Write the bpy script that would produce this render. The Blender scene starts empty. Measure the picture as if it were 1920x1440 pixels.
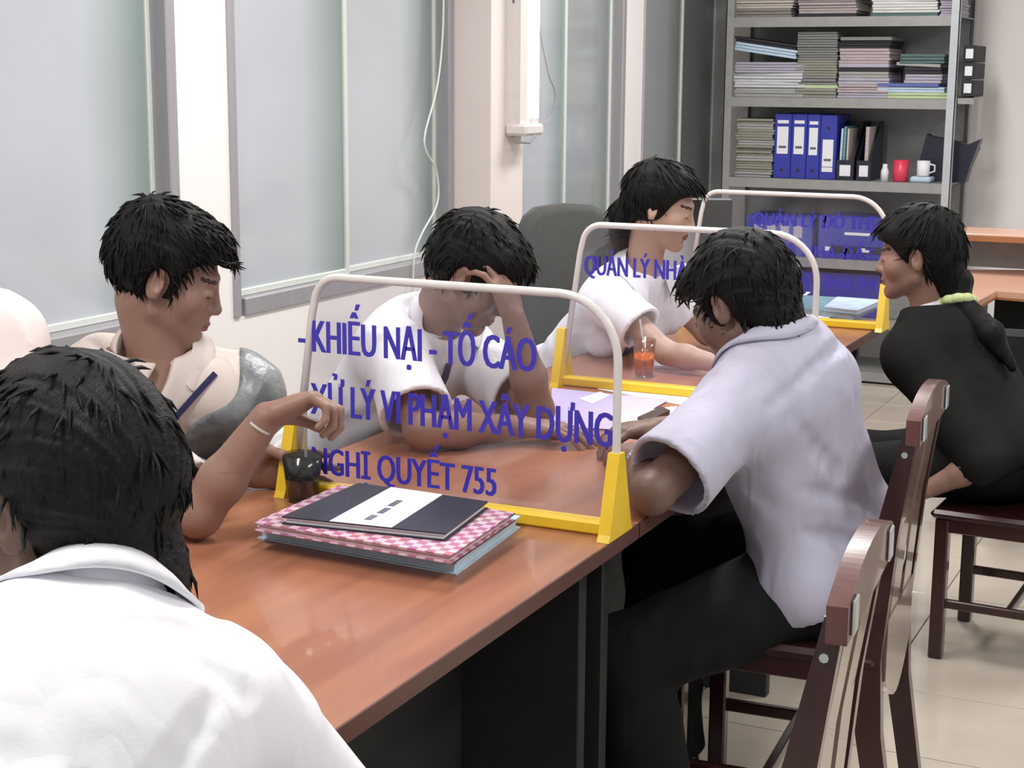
import bpy, math, random
import numpy as np
from mathutils import Vector, Matrix
random.seed(7)
C = bpy.context.scene.collection
# ------------------------------------------------------------------ camera, world, light
f_px, roll, hor_y, van_x, CAM_Z = 3000.0, .007, 143.0, 2411.0, 1.52
_p = math.atan((720 - hor_y) / f_px)
_up = np.array([0, math.cos(_p), math.sin(_p)])
_d = np.array([van_x - 960, 720 - hor_y, -f_px]); _Y = _d - _up * _d.dot(_up); _Y /= np.linalg.norm(_Y)
_X = np.cross(_Y, _up)
RM = np.array([_X, _Y, _up])                     # camera axes -> room axes (X right, Y along the desks, Z up)
ORG = np.array([0, 0, CAM_Z])
def _ray(x, y):
    dx, dy = x - 960, y - 720; c, s = math.cos(roll), math.sin(roll)
    return RM @ np.array([dx * c + dy * s, -(-dx * s + dy * c), -f_px])
def at(x, y, Y=None, z=None, X=None):
    "room point seen at a pixel of the 1920x1440 photograph, on the plane Y=, z= or X="
    r = _ray(x, y)
    t = r * (Y / r[1] if Y is not None else (z - CAM_Z) / r[2] if z is not None else X / r[0])
    return t + ORG
cam = bpy.data.cameras.new('camera'); co = bpy.data.objects.new('camera', cam); C.objects.link(co)
cam.sensor_fit = 'HORIZONTAL'; cam.sensor_width = 36; cam.lens = 36 * f_px / 1920
cam.clip_start = .05
cr, sr = math.cos(roll), math.sin(roll)
Rl = np.array([[cr, -sr, 0], [sr, cr, 0], [0, 0, 1]])   # roll about the view axis
M3 = RM @ Rl
m = Matrix([list(M3[0]) + [0], list(M3[1]) + [0], list(M3[2]) + [CAM_Z], [0, 0, 0, 1]])
co.matrix_world = m
bpy.context.scene.camera = co
vs = bpy.context.scene.view_settings
vs.view_transform = 'Standard'; vs.look = 'None'; vs.gamma = 1; vs.use_curve_mapping = False
vs.exposure = 0.42
w = bpy.data.worlds.new('world'); bpy.context.scene.world = w; w.use_nodes = True
w.node_tree.nodes['Background'].inputs[0].default_value = (.93, .96, 1, 1)
w.node_tree.nodes['Background'].inputs[1].default_value = .42
def area(name, loc, rot, sx, sy, power, col=(1, .98, .96)):
    l = bpy.data.lights.new(name, 'AREA'); l.shape = 'RECTANGLE'; l.size = sx; l.size_y = sy
    l.energy = power; l.color = col
    o = bpy.data.objects.new(name, l); o.location = loc; o.rotation_euler = rot; C.objects.link(o); return o
for i, (x, y, e) in enumerate([(-1.55, 1.0, 30), (-1.55, 3.6, 34), (-1.55, 6.2, 36), (.9, 2.2, 26), (.9, 5.2, 30)]):
    area('fluorescent_light', (x, y, 2.78), (0, 0, 0), .3, 1.2, e)
RT = np.array([.9018, .4322, 0]); FW = np.array([-.4322, .9018, 0]); UP = np.array([0, 0, 1.])
def mix(a, b, c): return RT * a + FW * b + UP * c
def nrm(v): v = np.asarray(v, float); return v / np.linalg.norm(v)
# ------------------------------------------------------------------ tags
def tag(o, label=None, cat=None, group=None, kind=None):
    if label: o['label'] = label
    if cat: o['category'] = cat
    if group: o['group'] = group
    if kind: o['kind'] = kind
    return o
def thing(name, label, cat, loc=(0, 0, 0), rz=0, group=None):
    o = bpy.data.objects.new(name, None); o.empty_display_size = .1; C.objects.link(o)
    o.location = Vector([float(v) for v in loc]); o.rotation_euler = (0, 0, rz)
    return tag(o, label, cat, group)
def copy_tree(o, parent=None):
    c = o.copy(); C.objects.link(c); c.parent = parent
    for ch in [x for x in bpy.data.objects if x.parent == o]: copy_tree(ch, c)
    return c
# ------------------------------------------------------------------ materials
def mat(name, col, rough=.5, metal=0, noise=None, bump=None, coat=0, spec=.5, emis=None, alpha=None, sheen=0, grain=None, sss=0, wrinkle=0):
    """noise=(scale, colour2, amount[, stretch])  bump=(scale, strength[, stretch])"""
    m = bpy.data.materials.new(name); m.use_nodes = True; nt = m.node_tree; b = nt.nodes['Principled BSDF']
    b.inputs['Base Color'].default_value = (*col, 1); b.inputs['Roughness'].default_value = rough
    b.inputs['Metallic'].default_value = metal; b.inputs['Coat Weight'].default_value = coat
    b.inputs['Specular IOR Level'].default_value = spec
    if sheen: b.inputs['Sheen Weight'].default_value = sheen
    if sss: b.inputs['Subsurface Weight'].default_value = sss; b.inputs['Subsurface Radius'].default_value = (.01, .004, .002); b.inputs['Subsurface Scale'].default_value = .5
    if emis: b.inputs['Emission Color'].default_value = (*emis[0], 1); b.inputs['Emission Strength'].default_value = emis[1]
    if alpha is not None: b.inputs['Alpha'].default_value = alpha
    def noise_node(scale, stretch, detail=4):
        t = nt.nodes.new('ShaderNodeTexCoord'); mp = nt.nodes.new('ShaderNodeMapping'); n = nt.nodes.new('ShaderNodeTexNoise')
        mp.inputs['Scale'].default_value = stretch; n.inputs['Scale'].default_value = scale; n.inputs['Detail'].default_value = detail
        nt.links.new(t.outputs['Object'], mp.inputs[0]); nt.links.new(mp.outputs[0], n.inputs[0]); return n
    if noise:
        n = noise_node(noise[0], noise[3] if len(noise) > 3 else (1, 1, 1))
        r = nt.nodes.new('ShaderNodeValToRGB'); c1 = [a * (1 - noise[2]) + c * noise[2] for a, c in zip(col, noise[1])]
        r.color_ramp.elements[0].position = .35; r.color_ramp.elements[1].position = .65
        r.color_ramp.elements[0].color = (*col, 1); r.color_ramp.elements[1].color = (*c1, 1)
        nt.links.new(n.outputs['Fac'], r.inputs[0]); nt.links.new(r.outputs[0], b.inputs['Base Color'])
    if bump:
        n = noise_node(bump[0], bump[2] if len(bump) > 2 else (1, 1, 1))
        bp = nt.nodes.new('ShaderNodeBump'); bp.inputs['Strength'].default_value = bump[1]; bp.inputs['Distance'].default_value = .01
        nt.links.new(n.outputs['Fac'], bp.inputs['Height']); nt.links.new(bp.outputs[0], b.inputs['Normal'])
        if wrinkle:                      # soft creases of worn cloth
            for sc_, st_, di_ in ((6, (1, 1, .32), .055), (15, (1, 1, .35), .014)):
                n2 = noise_node(sc_, st_, 1.2); n2.inputs['Distortion'].default_value = .7
                m1 = nt.nodes.new('ShaderNodeMath'); m1.operation = 'SUBTRACT'; m1.inputs[1].default_value = .5
                m2 = nt.nodes.new('ShaderNodeMath'); m2.operation = 'ABSOLUTE'
                m3 = nt.nodes.new('ShaderNodeMath'); m3.operation = 'POWER'; m3.inputs[1].default_value = 1.25
                b2 = nt.nodes.new('ShaderNodeBump'); b2.inputs['Strength'].default_value = wrinkle; b2.inputs['Distance'].default_value = di_
                nt.links.new(n2.outputs['Fac'], m1.inputs[0]); nt.links.new(m1.outputs[0], m2.inputs[0]); nt.links.new(m2.outputs[0], m3.inputs[0])
                nt.links.new(m3.outputs[0], b2.inputs['Height']); nt.links.new(bp.outputs[0], b2.inputs['Normal']); nt.links.new(b2.outputs[0], b.inputs['Normal']); bp = b2
    return m
M = {}
def dm(k, *a, **kw): M[k] = mat(k, *a, **kw)
dm('wall', (.86, .825, .815), .7, noise=(3, (.83, .79, .775), .5), bump=(60, .05))
dm('column', (.77, .69, .66), .7, noise=(3, (.74, .65, .62), .5))
dm('ceiling', (.85, .85, .84), .8)
dm('grout', (.33, .29, .25), .8)
dm('tile', (.66, .585, .49), .16, noise=(7, (.60, .52, .43), .7), coat=.3)
dm('alu', (.40, .385, .41), .38, metal=.25, noise=(40, (.35, .335, .36), .5, (1, 1, .1)))
dm('alu_light', (.70, .74, .70), .4, metal=.1, noise=(30, (.62, .66, .62), .5))
dm('wood', (.41, .175, .092), .30, noise=(2.2, (.31, .122, .072), .9, (9, .8, 9)), coat=.15)
dm('wood_edge', (.115, .04, .028), .35, noise=(14, (.08, .03, .02), .6, (1, .3, 1)))
dm('wood_pale', (.66, .39, .28), .3, noise=(3, (.60, .34, .23), .8, (1, 8, 8)), coat=.2)
dm('wood_pale_edge', (.36, .15, .06), .4, noise=(9, (.3, .12, .05), .5))
dm('panel_dark', (.022, .022, .021), .55, noise=(9, (.03, .03, .028), .6))
dm('chair_wood', (.036, .0085, .009), .28, noise=(6, (.022, .006, .007), .8, (6, 6, .8)), coat=.35)
dm('chair_splat', (.20, .135, .105), .22, noise=(8, (.155, .10, .078), .8, (6, 6, .6)), coat=.5)
dm('chair_rail', (.13, .045, .038), .28, noise=(8, (.09, .03, .028), .8, (6, 6, .6)), coat=.4)
dm('chrome', (.75, .82, .82), .15, metal=.9, noise=(50, (.6, .7, .7), .4))
dm('grey_metal', (.33, .33, .325), .45, metal=.2, noise=(25, (.27, .27, .265), .6), bump=(80, .04))
dm('grey_metal_light', (.50, .53, .56), .4, metal=.2, noise=(25, (.43, .46, .49), .6))
dm('office_fabric', (.045, .047, .044), .85, noise=(120, (.06, .06, .058), .7), bump=(400, .15), sheen=.15)
dm('black_plastic', (.012, .012, .013), .4, noise=(30, (.018, .018, .018), .5))
dm('white_frame', (.72, .68, .66), .35, noise=(30, (.66, .62, .60), .5))
dm('yellow', (.88, .60, .035), .35, noise=(18, (.82, .53, .02), .6))
dm('blue_text', (.045, .03, .42), .45, noise=(30, (.06, .045, .48), .5))
dm('skin_tan', (.285, .165, .125), .5, noise=(9, (.25, .14, .105), .6), bump=(220, .05), sss=.12)
dm('skin_light', (.50, .325, .25), .5, noise=(9, (.45, .285, .215), .6), bump=(220, .05), sss=.12)
dm('skin_brown', (.185, .108, .082), .5, noise=(9, (.155, .088, .066), .6), bump=(220, .05), sss=.12)
dm('lips', (.235, .105, .088), .5, noise=(80, (.20, .085, .07), .5))
dm('brow', (.035, .022, .018), .7, noise=(200, (.07, .04, .03), .6))
dm('eye_white', (.7, .68, .65), .2, noise=(60, (.66, .62, .6), .4)); dm('iris', (.02, .01, .007), .1, noise=(60, (.03, .015, .01), .4))
for k, c in (('hair', (.0045, .0042, .0042)), ('hair_soft', (.008, .0075, .0075))):
    dm(k, c, .5, noise=(60, tuple(v * 2 for v in c), .8, (4, 1, 1)), bump=(150, .3, (5, 1, 1)), spec=.16)
dm('shirt_white', (.90, .89, .93), .75, noise=(6, (.86, .85, .89), .6), bump=(260, .05), sheen=.1, wrinkle=0.6)
dm('shirt_soft', (.80, .79, .80), .75, noise=(6, (.74, .73, .75), .6), bump=(260, .05), sheen=.1, wrinkle=0.8)
dm('shirt_lav', (.50, .485, .60), .75, noise=(7, (.46, .445, .56), .6), bump=(260, .05), sheen=.1, wrinkle=0.7)
dm('shirt_beige', (.64, .55, .50), .7, noise=(7, (.57, .50, .47), .7), bump=(260, .05), sheen=.1, wrinkle=0.8)
dm('jacket_grey', (.13, .14, .15), .35, noise=(14, (.30, .32, .33), .8), bump=(40, .3), wrinkle=0.7)
dm('suit_black', (.0065, .0065, .007), .8, noise=(20, (.009, .0095, .009), .6), bump=(300, .08), spec=.2, wrinkle=0.5)
dm('trousers', (.0075, .009, .0095), .85, noise=(16, (.011, .0135, .014), .6), bump=(200, .08), spec=.2, wrinkle=0.5)
dm('navy', (.02, .02, .085), .6, noise=(60, (.03, .03, .11), .5))
dm('badge', (.75, .74, .70), .3, noise=(120, (.1, .1, .12), .9))
dm('shoe', (.012, .011, .011), .3, noise=(20, (.02, .018, .018), .5))
dm('paper', (.86, .86, .86), .75, noise=(25, (.80, .80, .80), .5))
dm('paper_lilac', (.52, .45, .72), .75, noise=(30, (.62, .55, .80), .8, (1, 8, 1)))
dm('page_edge', (.62, .60, .58), .8, noise=(90, (.42, .40, .38), .8, (.4, .4, 14)))
dm('drink', (.90, .22, .06), .2, noise=(14, (.95, .32, .10), .6))
dm('dark_drink', (.006, .005, .005), .7, noise=(14, (.012, .01, .009), .6))
dm('red', (.72, .05, .10), .35, noise=(20, (.62, .04, .08), .5))
dm('scrunchie', (.62, .70, .36), .7, noise=(60, (.5, .6, .25), .6))
dm('leather', (.035, .025, .02), .4, noise=(30, (.06, .04, .03), .6))
def glassy(name, tint, gl, rough=.03):
    m = bpy.data.materials.new(name); m.use_nodes = True; nt = m.node_tree; nt.nodes.clear()
    o = nt.nodes.new('ShaderNodeOutputMaterial'); mx = nt.nodes.new('ShaderNodeMixShader'); t = nt.nodes.new('ShaderNodeBsdfTransparent')
    g = nt.nodes.new('ShaderNodeBsdfGlossy'); fr = nt.nodes.new('ShaderNodeLayerWeight'); mth = nt.nodes.new('ShaderNodeMath')
    mth.operation = 'MULTIPLY_ADD'; mth.inputs[1].default_value = .5; mth.inputs[2].default_value = gl; fr.inputs[0].default_value = .25
    t.inputs[0].default_value = (*tint, 1); g.inputs['Roughness'].default_value = rough
    nt.links.new(fr.outputs['Fresnel'], mth.inputs[0]); nt.links.new(mth.outputs[0], mx.inputs[0])
    nt.links.new(t.outputs[0], mx.inputs[1]); nt.links.new(g.outputs[0], mx.inputs[2]); nt.links.new(mx.outputs[0], o.inputs[0])
    M[name] = m
glassy('acrylic', (.93, .93, .96), .04, .12); glassy('glass', (.97, .93, .90), .06)
# plaid cover of the register book: crossing stripes and small flowers in the colour only
def plaid():
    m = mat('plaid_cover', (.6, .2, .3), .5); nt = m.node_tree; b = nt.nodes['Principled BSDF']
    t = nt.nodes.new('ShaderNodeTexCoord'); ck = nt.nodes.new('ShaderNodeTexChecker'); ck.inputs['Scale'].default_value = 62
    ck.inputs[1].default_value = (.78, .50, .62, 1); ck.inputs[2].default_value = (.42, .05, .16, 1)
    n = nt.nodes.new('ShaderNodeTexNoise'); n.inputs['Scale'].default_value = 30; mx = nt.nodes.new('ShaderNodeMixRGB'); mx.inputs[0].default_value = .25
    nt.links.new(t.outputs['Object'], ck.inputs[0]); nt.links.new(t.outputs['Object'], n.inputs[0])
    nt.links.new(ck.outputs[0], mx.inputs[1]); nt.links.new(n.outputs['Color'], mx.inputs[2]); nt.links.new(mx.outputs[0], b.inputs['Base Color'])
    M['plaid'] = m
plaid()
# frosted window glass: shade of the frame behind is painted in towards one side
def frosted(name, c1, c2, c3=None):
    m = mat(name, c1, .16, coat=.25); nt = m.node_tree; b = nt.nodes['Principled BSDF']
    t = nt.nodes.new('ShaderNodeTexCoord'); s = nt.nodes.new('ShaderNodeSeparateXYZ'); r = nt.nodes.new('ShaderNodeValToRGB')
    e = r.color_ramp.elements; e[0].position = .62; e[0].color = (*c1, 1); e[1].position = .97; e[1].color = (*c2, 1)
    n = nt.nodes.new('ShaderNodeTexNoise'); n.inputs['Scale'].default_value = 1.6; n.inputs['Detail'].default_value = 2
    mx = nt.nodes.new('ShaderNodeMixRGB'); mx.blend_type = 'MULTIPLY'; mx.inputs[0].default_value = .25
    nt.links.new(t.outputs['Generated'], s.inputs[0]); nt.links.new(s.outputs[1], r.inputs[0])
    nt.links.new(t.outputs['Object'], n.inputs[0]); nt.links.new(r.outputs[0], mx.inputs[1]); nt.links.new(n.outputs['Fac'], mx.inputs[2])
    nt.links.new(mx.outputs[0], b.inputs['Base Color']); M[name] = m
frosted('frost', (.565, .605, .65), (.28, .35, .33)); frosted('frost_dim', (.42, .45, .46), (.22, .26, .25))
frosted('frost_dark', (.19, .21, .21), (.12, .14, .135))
# ------------------------------------------------------------------ mesh collecting
class MB:
    def __init__(s): s.v = []; s.f = []; s.mi = []
    def add(s, vs, fs, mi=0):
        n = len(s.v); s.v += [tuple(float(c) for c in v) for v in vs]; s.f += [tuple(i + n for i in f) for f in fs]; s.mi += [mi] * len(fs); return s
    def box(s, c, d, rz=0, b=.0, mi=0, R=None):
        "box of size d at centre c, its edges bevelled by b"
        hx, hy, hz = d[0] / 2, d[1] / 2, d[2] / 2; b = min(b, hx * .9, hy * .9, hz * .9)
        if b <= 0:
            vs = [(x * hx, y * hy, z * hz) for x in (-1, 1) for y in (-1, 1) for z in (-1, 1)]
            fs = [(0, 1, 3, 2), (4, 6, 7, 5), (0, 4, 5, 1), (2, 3, 7, 6), (0, 2, 6, 4), (1, 5, 7, 3)]
        else:
            vs = []
            for x in (-1, 1):
                for y in (-1, 1):
                    for z in (-1, 1): vs += [(x * hx, y * (hy - b), z * (hz - b)), (x * (hx - b), y * hy, z * (hz - b)), (x * (hx - b), y * (hy - b), z * hz)]
            I = lambda x, y, z, k: ((x * 2 + y) * 2 + z) * 3 + k
            fs = []
            for s1 in (0, 1):
                fs.append([I(s1, 0, 0, 0), I(s1, 1, 0, 0), I(s1, 1, 1, 0), I(s1, 0, 1, 0)][::1 if s1 else -1])
                fs.append([I(0, s1, 0, 1), I(1, s1, 0, 1), I(1, s1, 1, 1), I(0, s1, 1, 1)][::-1 if s1 else 1])
                fs.append([I(0, 0, s1, 2), I(1, 0, s1, 2), I(1, 1, s1, 2), I(0, 1, s1, 2)][::1 if s1 else -1])
            for a in (0, 1):
                for c2 in (0, 1):
                    fs.append([I(a, c2, 0, 0), I(a, c2, 1, 0), I(a, c2, 1, 1), I(a, c2, 0, 1)][::-1 if a == c2 else 1])
                    fs.append([I(a, 0, c2, 0), I(a, 1, c2, 0), I(a, 1, c2, 2), I(a, 0, c2, 2)][::1 if a != c2 else -1][::-1])
                    fs.append([I(0, a, c2, 1), I(1, a, c2, 1), I(1, a, c2, 2), I(0, a, c2, 2)][::1 if a != c2 else -1])
            for x in (0, 1):
                for y in (0, 1):
                    for z in (0, 1): fs.append([I(x, y, z, 0), I(x, y, z, 1), I(x, y, z, 2)][::1 if (x + y + z) % 2 else -1])
        a, q = math.cos(rz), math.sin(rz)
        out = []
        for x, y, z in vs:
            if R is not None: x, y, z = np.asarray(R) @ np.array([x, y, z])
            out.append((c[0] + x * a - y * q, c[1] + x * q + y * a, c[2] + z))
        return s.add(out, fs, mi)
    def tube(s, pts, r, n=8, cap=True, mi=0, flat=1.0):
        pts = [np.asarray(p, float) for p in pts]; rs = r if hasattr(r, '__len__') else [r] * len(pts)
        T = [nrm((pts[min(i + 1, len(pts) - 1)] - pts[max(i - 1, 0)])) for i in range(len(pts))]
        u = nrm(np.cross(T[0], (0, 0, 1) if abs(T[0][2]) < .9 else (0, 1, 0))); vs = []
        for i, p in enumerate(pts):
            u = nrm(u - T[i] * u.dot(T[i])); v = np.cross(T[i], u)
            vs += [p + (u * math.cos(2 * math.pi * k / n) + v * math.sin(2 * math.pi * k / n) * flat) * rs[i] for k in range(n)]
        fs = [(i * n + k, i * n + (k + 1) % n, (i + 1) * n + (k + 1) % n, (i + 1) * n + k) for i in range(len(pts) - 1) for k in range(n)]
        if cap: fs += [tuple(range(n))[::-1], tuple((len(pts) - 1) * n + k for k in range(n))]
        return s.add(vs, fs, mi)
    def lathe(s, prof, c=(0, 0, 0), n=24, mi=0):
        vs = [(c[0] + r * math.cos(2 * math.pi * k / n), c[1] + r * math.sin(2 * math.pi * k / n), c[2] + z) for r, z in prof for k in range(n)]
        fs = [(i * n + k, i * n + (k + 1) % n, (i + 1) * n + (k + 1) % n, (i + 1) * n + k) for i in range(len(prof) - 1) for k in range(n)]
        fs += [tuple(range(n))[::-1], tuple((len(prof) - 1) * n + k for k in range(n))]
        return s.add(vs, fs, mi)
    def prism(s, poly, a, b, axis=2, mi=0):
        "polygon extruded from a to b along an axis"
        def P(p, h): q = list(p); q.insert(axis, h); return tuple(q)
        n = len(poly); vs = [P(p, a) for p in poly] + [P(p, b) for p in poly]
        fs = [tuple(range(n))[::-1], tuple(range(n, 2 * n))] + [(i, (i + 1) % n, (i + 1) % n + n, i + n) for i in range(n)]
        return s.add(vs, fs, mi)
    def build(s, name, mats, parent=None, smooth=False, loc=None):
        me = bpy.data.meshes.new(name); me.from_pydata(s.v, [], [tuple(f) for f in s.f])
        for k in (mats if isinstance(mats, (list, tuple)) else [mats]): me.materials.append(M[k] if isinstance(k, str) else k)
        if any(s.mi): me.polygons.foreach_set('material_index', s.mi)
        if smooth: me.polygons.foreach_set('use_smooth', [True] * len(me.polygons))
        me.update()
        import bmesh
        bm = bmesh.new(); bm.from_mesh(me); bmesh.ops.recalc_face_normals(bm, faces=bm.faces); bm.to_mesh(me); bm.free()
        o = bpy.data.objects.new(name, me); C.objects.link(o)
        if parent: o.parent = parent
        if loc is not None: o.location = Vector([float(v) for v in loc])
        return o
def centred(mb, name, mats, label, cat, group=None, smooth=False, kind=None):
    "a one-mesh thing whose origin sits under its middle"
    v = np.array(mb.v); c = np.array([(v[:, 0].min() + v[:, 0].max()) / 2, (v[:, 1].min() + v[:, 1].max()) / 2, v[:, 2].min()])
    mb.v = [tuple(p) for p in v - c]
    return tag(mb.build(name, mats, smooth=smooth, loc=c), label, cat, group, kind)
def text_mesh(name, body, material, size, width, parent, loc, rot=(math.pi / 2, 0, 0), bold=.0, depth=.0004, fat=0):
    cu = bpy.data.curves.new(name, 'FONT'); cu.body = body; cu.size = size; cu.extrude = depth; cu.offset = bold; cu.resolution_u = 3
    o = bpy.data.objects.new(name, cu); C.objects.link(o); bpy.context.view_layer.update()
    me = bpy.data.meshes.new_from_object(o.evaluated_get(bpy.context.evaluated_depsgraph_get())); bpy.data.objects.remove(o)
    v = np.empty(len(me.vertices) * 3); me.vertices.foreach_get('co', v); v = v.reshape(-1, 3)
    sx = width / (v[:, 0].max() - v[:, 0].min()); v[:, 0] = (v[:, 0] - v[:, 0].min()) * sx
    if fat:                                   # heavier strokes: the same letters laid twice, a hair apart
        import bmesh
        me.vertices.foreach_set('co', v.ravel()); bm = bmesh.new(); bm.from_mesh(me); G0 = bm.verts[:] + bm.edges[:] + bm.faces[:]
        for k in (1, 2, 3):
            for q in bmesh.ops.duplicate(bm, geom=G0)['geom']:
                if isinstance(q, bmesh.types.BMVert): q.co.x += fat * k / 3; q.co.z += .00012 * k
        bm.to_mesh(me); bm.free(); v = np.empty(len(me.vertices) * 3); me.vertices.foreach_get('co', v); v = v.reshape(-1, 3)
    me.vertices.foreach_set('co', v.ravel()); me.materials.clear(); me.materials.append(M[material]); me.name = name
    o = bpy.data.objects.new(name, me); C.objects.link(o); o.parent = parent; o.location = loc; o.rotation_euler = rot
    return o
# ------------------------------------------------------------------ smooth solids: distance fields meshed with surface nets
_hash = np.random.RandomState(3).rand(32768).astype(np.float32)
def vnoise(p, seed=0):
    i = np.floor(p).astype(np.int64); f = (p - i).astype(np.float32); f = f * f * (3 - 2 * f); i += seed * 17
    def h(a, b, c): return _hash[((i[:, 0] + a) * 73 + (i[:, 1] + b) * 1291 + (i[:, 2] + c) * 4099) & 32767]
    fx, fy, fz = f.T
    x00 = h(0, 0, 0) * (1 - fx) + h(1, 0, 0) * fx; x10 = h(0, 1, 0) * (1 - fx) + h(1, 1, 0) * fx
    x01 = h(0, 0, 1) * (1 - fx) + h(1, 0, 1) * fx; x11 = h(0, 1, 1) * (1 - fx) + h(1, 1, 1) * fx
    return (x00 * (1 - fy) + x10 * fy) * (1 - fz) + (x01 * (1 - fy) + x11 * fy) * fz - .5
def V(*a): return np.array(a, float)
def smin(a, b, k):
    h = np.maximum(k - np.abs(a - b), 0) / k; return np.minimum(a, b) - h * h * k * .25
class Prim:
    __slots__ = ('fn', 'c', 'r', 'k', 'op')
    def __init__(s, fn, c, r, k=.01, op='+'): s.fn, s.c, s.r, s.k, s.op = fn, np.asarray(c, float), r, k, op
def cone(a, b, ra, rb, k=.01, op='+', flat=None, cut=False, cut0=False):
    "round cone a->b; flat=(axis, s) squashes it along an axis; cut ends it in a plane at b"
    a = np.asarray(a, float); b = np.asarray(b, float); ba = b - a; L2 = max(ba.dot(ba), 1e-9); L = math.sqrt(L2)
    n, sq = (nrm(flat[0]), flat[1]) if flat else (None, 1)
    def fn(p):
        q = p - a; t = q @ ba / L2; h = np.clip(t, 0, 1.15 if cut else 1)
        e = q - h[:, None] * ba
        if n is not None: e = e + np.outer(e @ n * (1 / sq - 1), n)
        r = ra + (rb - ra) * h
        ln = np.sqrt((e * e).sum(1)); d = ln - r
        if n is not None: d = d * np.where(ln > 1e-6, np.clip(sq + (1 - sq) * .6, 0, 1), 1)
        if cut: d = np.maximum(d, (t - 1) * L)
        if cut0: d = np.maximum(d, -t * L)
        return d
    return Prim(fn, (a + b) / 2, L / 2 * (1.15 if cut else 1) + max(ra, rb), k, op)
def ell(c, r, R=None, k=.01, op='+'):
    "ellipsoid of radii r along the rows of R"
    c = np.asarray(c, float); r = np.asarray(r, float); R = np.eye(3) if R is None else np.asarray(R)
    def fn(p):
        q = (p - c) @ R.T; a = q / r; k0 = np.sqrt((a * a).sum(1)) + 1e-9; b = q / (r * r); k1 = np.sqrt((b * b).sum(1)) + 1e-9
        return k0 * (k0 - 1) / k1
    return Prim(fn, c, float(r.max()), k, op)
def evalf(prims, post, p):
    d = np.full(len(p), 1.0)
    for q in prims:
        e = q.fn(p)
        if q.op == '+': d = smin(d, e, q.k)
        else: d = -smin(-d, e, q.k)          # carve q out
    if post is not None: d = post(p, d)
    return d
def mesh_field(prims, h, lo, hi, post=None, skip=(), margin=.03, B=14):
    lo = np.asarray(lo, float); n = np.maximum(1, np.ceil((np.asarray(hi) - lo) / (h * B)).astype(int))
    g = np.stack(np.meshgrid(*[np.arange(B + 1)] * 3, indexing='ij'), -1).reshape(-1, 3)
    keyP, vals, quads = [], [], []; S = 1 << 20
    rad = B * h * .87
    N = n * B + 4
    def key(ix): return ((ix[..., 0] + 2) * (N[1] + 4) + ix[..., 1] + 2) * (N[2] + 4) + ix[..., 2] + 2
    bi = np.stack(np.meshgrid(*[np.arange(k) for k in n], indexing='ij'), -1).reshape(-1, 3)
    ctr = lo + (bi + .5) * B * h
    keep = np.zeros(len(bi), bool)
    for q in prims:
        if q.op == '+': keep |= np.linalg.norm(ctr - q.c, axis=1) < q.r + rad + margin
    bi, ctr = bi[keep], ctr[keep]
    d0 = evalf(prims, post, ctr); keep = np.abs(d0) < rad * 1.25 + margin; bi, ctr = bi[keep], ctr[keep]
    for b, c in zip(bi, ctr):
        sub = [q for q in prims if np.linalg.norm(c - q.c) < q.r + rad + margin + q.k]
        if not any(q.op == '+' for q in sub): continue
        base = b * B; p = lo + (g + base) * h
        d = evalf(sub, post, p).reshape(B + 1, B + 1, B + 1); s = d < 0
        if s.all() or not s.any(): continue
        cs = s[:-1, :-1, :-1].astype(int)
        tot = sum(s[i:B + i, j:B + j, k:B + k].astype(int) for i in (0, 1) for j in (0, 1) for k in (0, 1))
        act = np.argwhere((tot > 0) & (tot < 8))
        if len(act):
            acc = np.zeros((len(act), 3)); cnt = np.zeros(len(act)); a0, a1, a2 = act.T
            for ax in range(3):
                o1, o2 = [x for x in range(3) if x != ax]
                for u in (0, 1):
                    for v in (0, 1):
                        off = np.zeros(3, int); off[o1] = u; off[o2] = v; e = off.copy(); e[ax] = 1
                        da = d[a0 + off[0], a1 + off[1], a2 + off[2]]; db = d[a0 + e[0], a1 + e[1], a2 + e[2]]
                        x = (da < 0) != (db < 0); t = np.where(x, da / np.where(x, da - db, 1), 0)
                        pos = np.tile(off.astype(float), (len(act), 1)); pos[:, ax] += t
                        acc[x] += pos[x]; cnt[x] += 1
            keyP.append(key(act + base)); vals.append(lo + (act + base + acc / cnt[:, None]) * h)
        for ax in range(3):
            o1, o2 = (ax + 1) % 3, (ax + 2) % 3
            e = [1, 1, 1]; e[ax] = 1
            A = s[:-1, :-1, :-1]; sh = [slice(0, B)] * 3; sh[ax] = slice(1, B + 1); Bq = s[tuple(sh)]
            idx = np.argwhere(A != Bq)
            if not len(idx): continue
            flip = A[idx[:, 0], idx[:, 1], idx[:, 2]]; idx = idx + base
            d1 = np.zeros(3, int); d1[o1] = 1; d2 = np.zeros(3, int); d2[o2] = 1
            q = np.stack([key(idx), key(idx - d1), key(idx - d1 - d2), key(idx - d2)], 1)
            q[~flip] = q[~flip][:, ::-1]; quads.append(q)
    if not keyP: return np.zeros((0, 3)), np.zeros((0, 4), int)
    K = np.concatenate(keyP); P = np.concatenate(vals); o = np.argsort(K); K, P = K[o], P[o]
    Q = np.concatenate(quads); ix = np.clip(np.searchsorted(K, Q), 0, len(K) - 1); ok = (K[ix] == Q).all(1); ix = ix[ok]
    for (a, b2) in skip:                      # leave out what a finer piece covers
        c = P[ix].mean(1); inside = ((c > np.asarray(a) + h * .6) & (c < np.asarray(b2) - h * .6)).all(1); ix = ix[~inside]
    u, inv = np.unique(ix, return_inverse=True)
    return P[u], inv.reshape(-1, 4)
def bounds(prims, pad=.03):
    a = np.min([q.c - q.r for q in prims if q.op == '+'], 0) - pad; b = np.max([q.c + q.r for q in prims if q.op == '+'], 0) + pad
    return a, b
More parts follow.
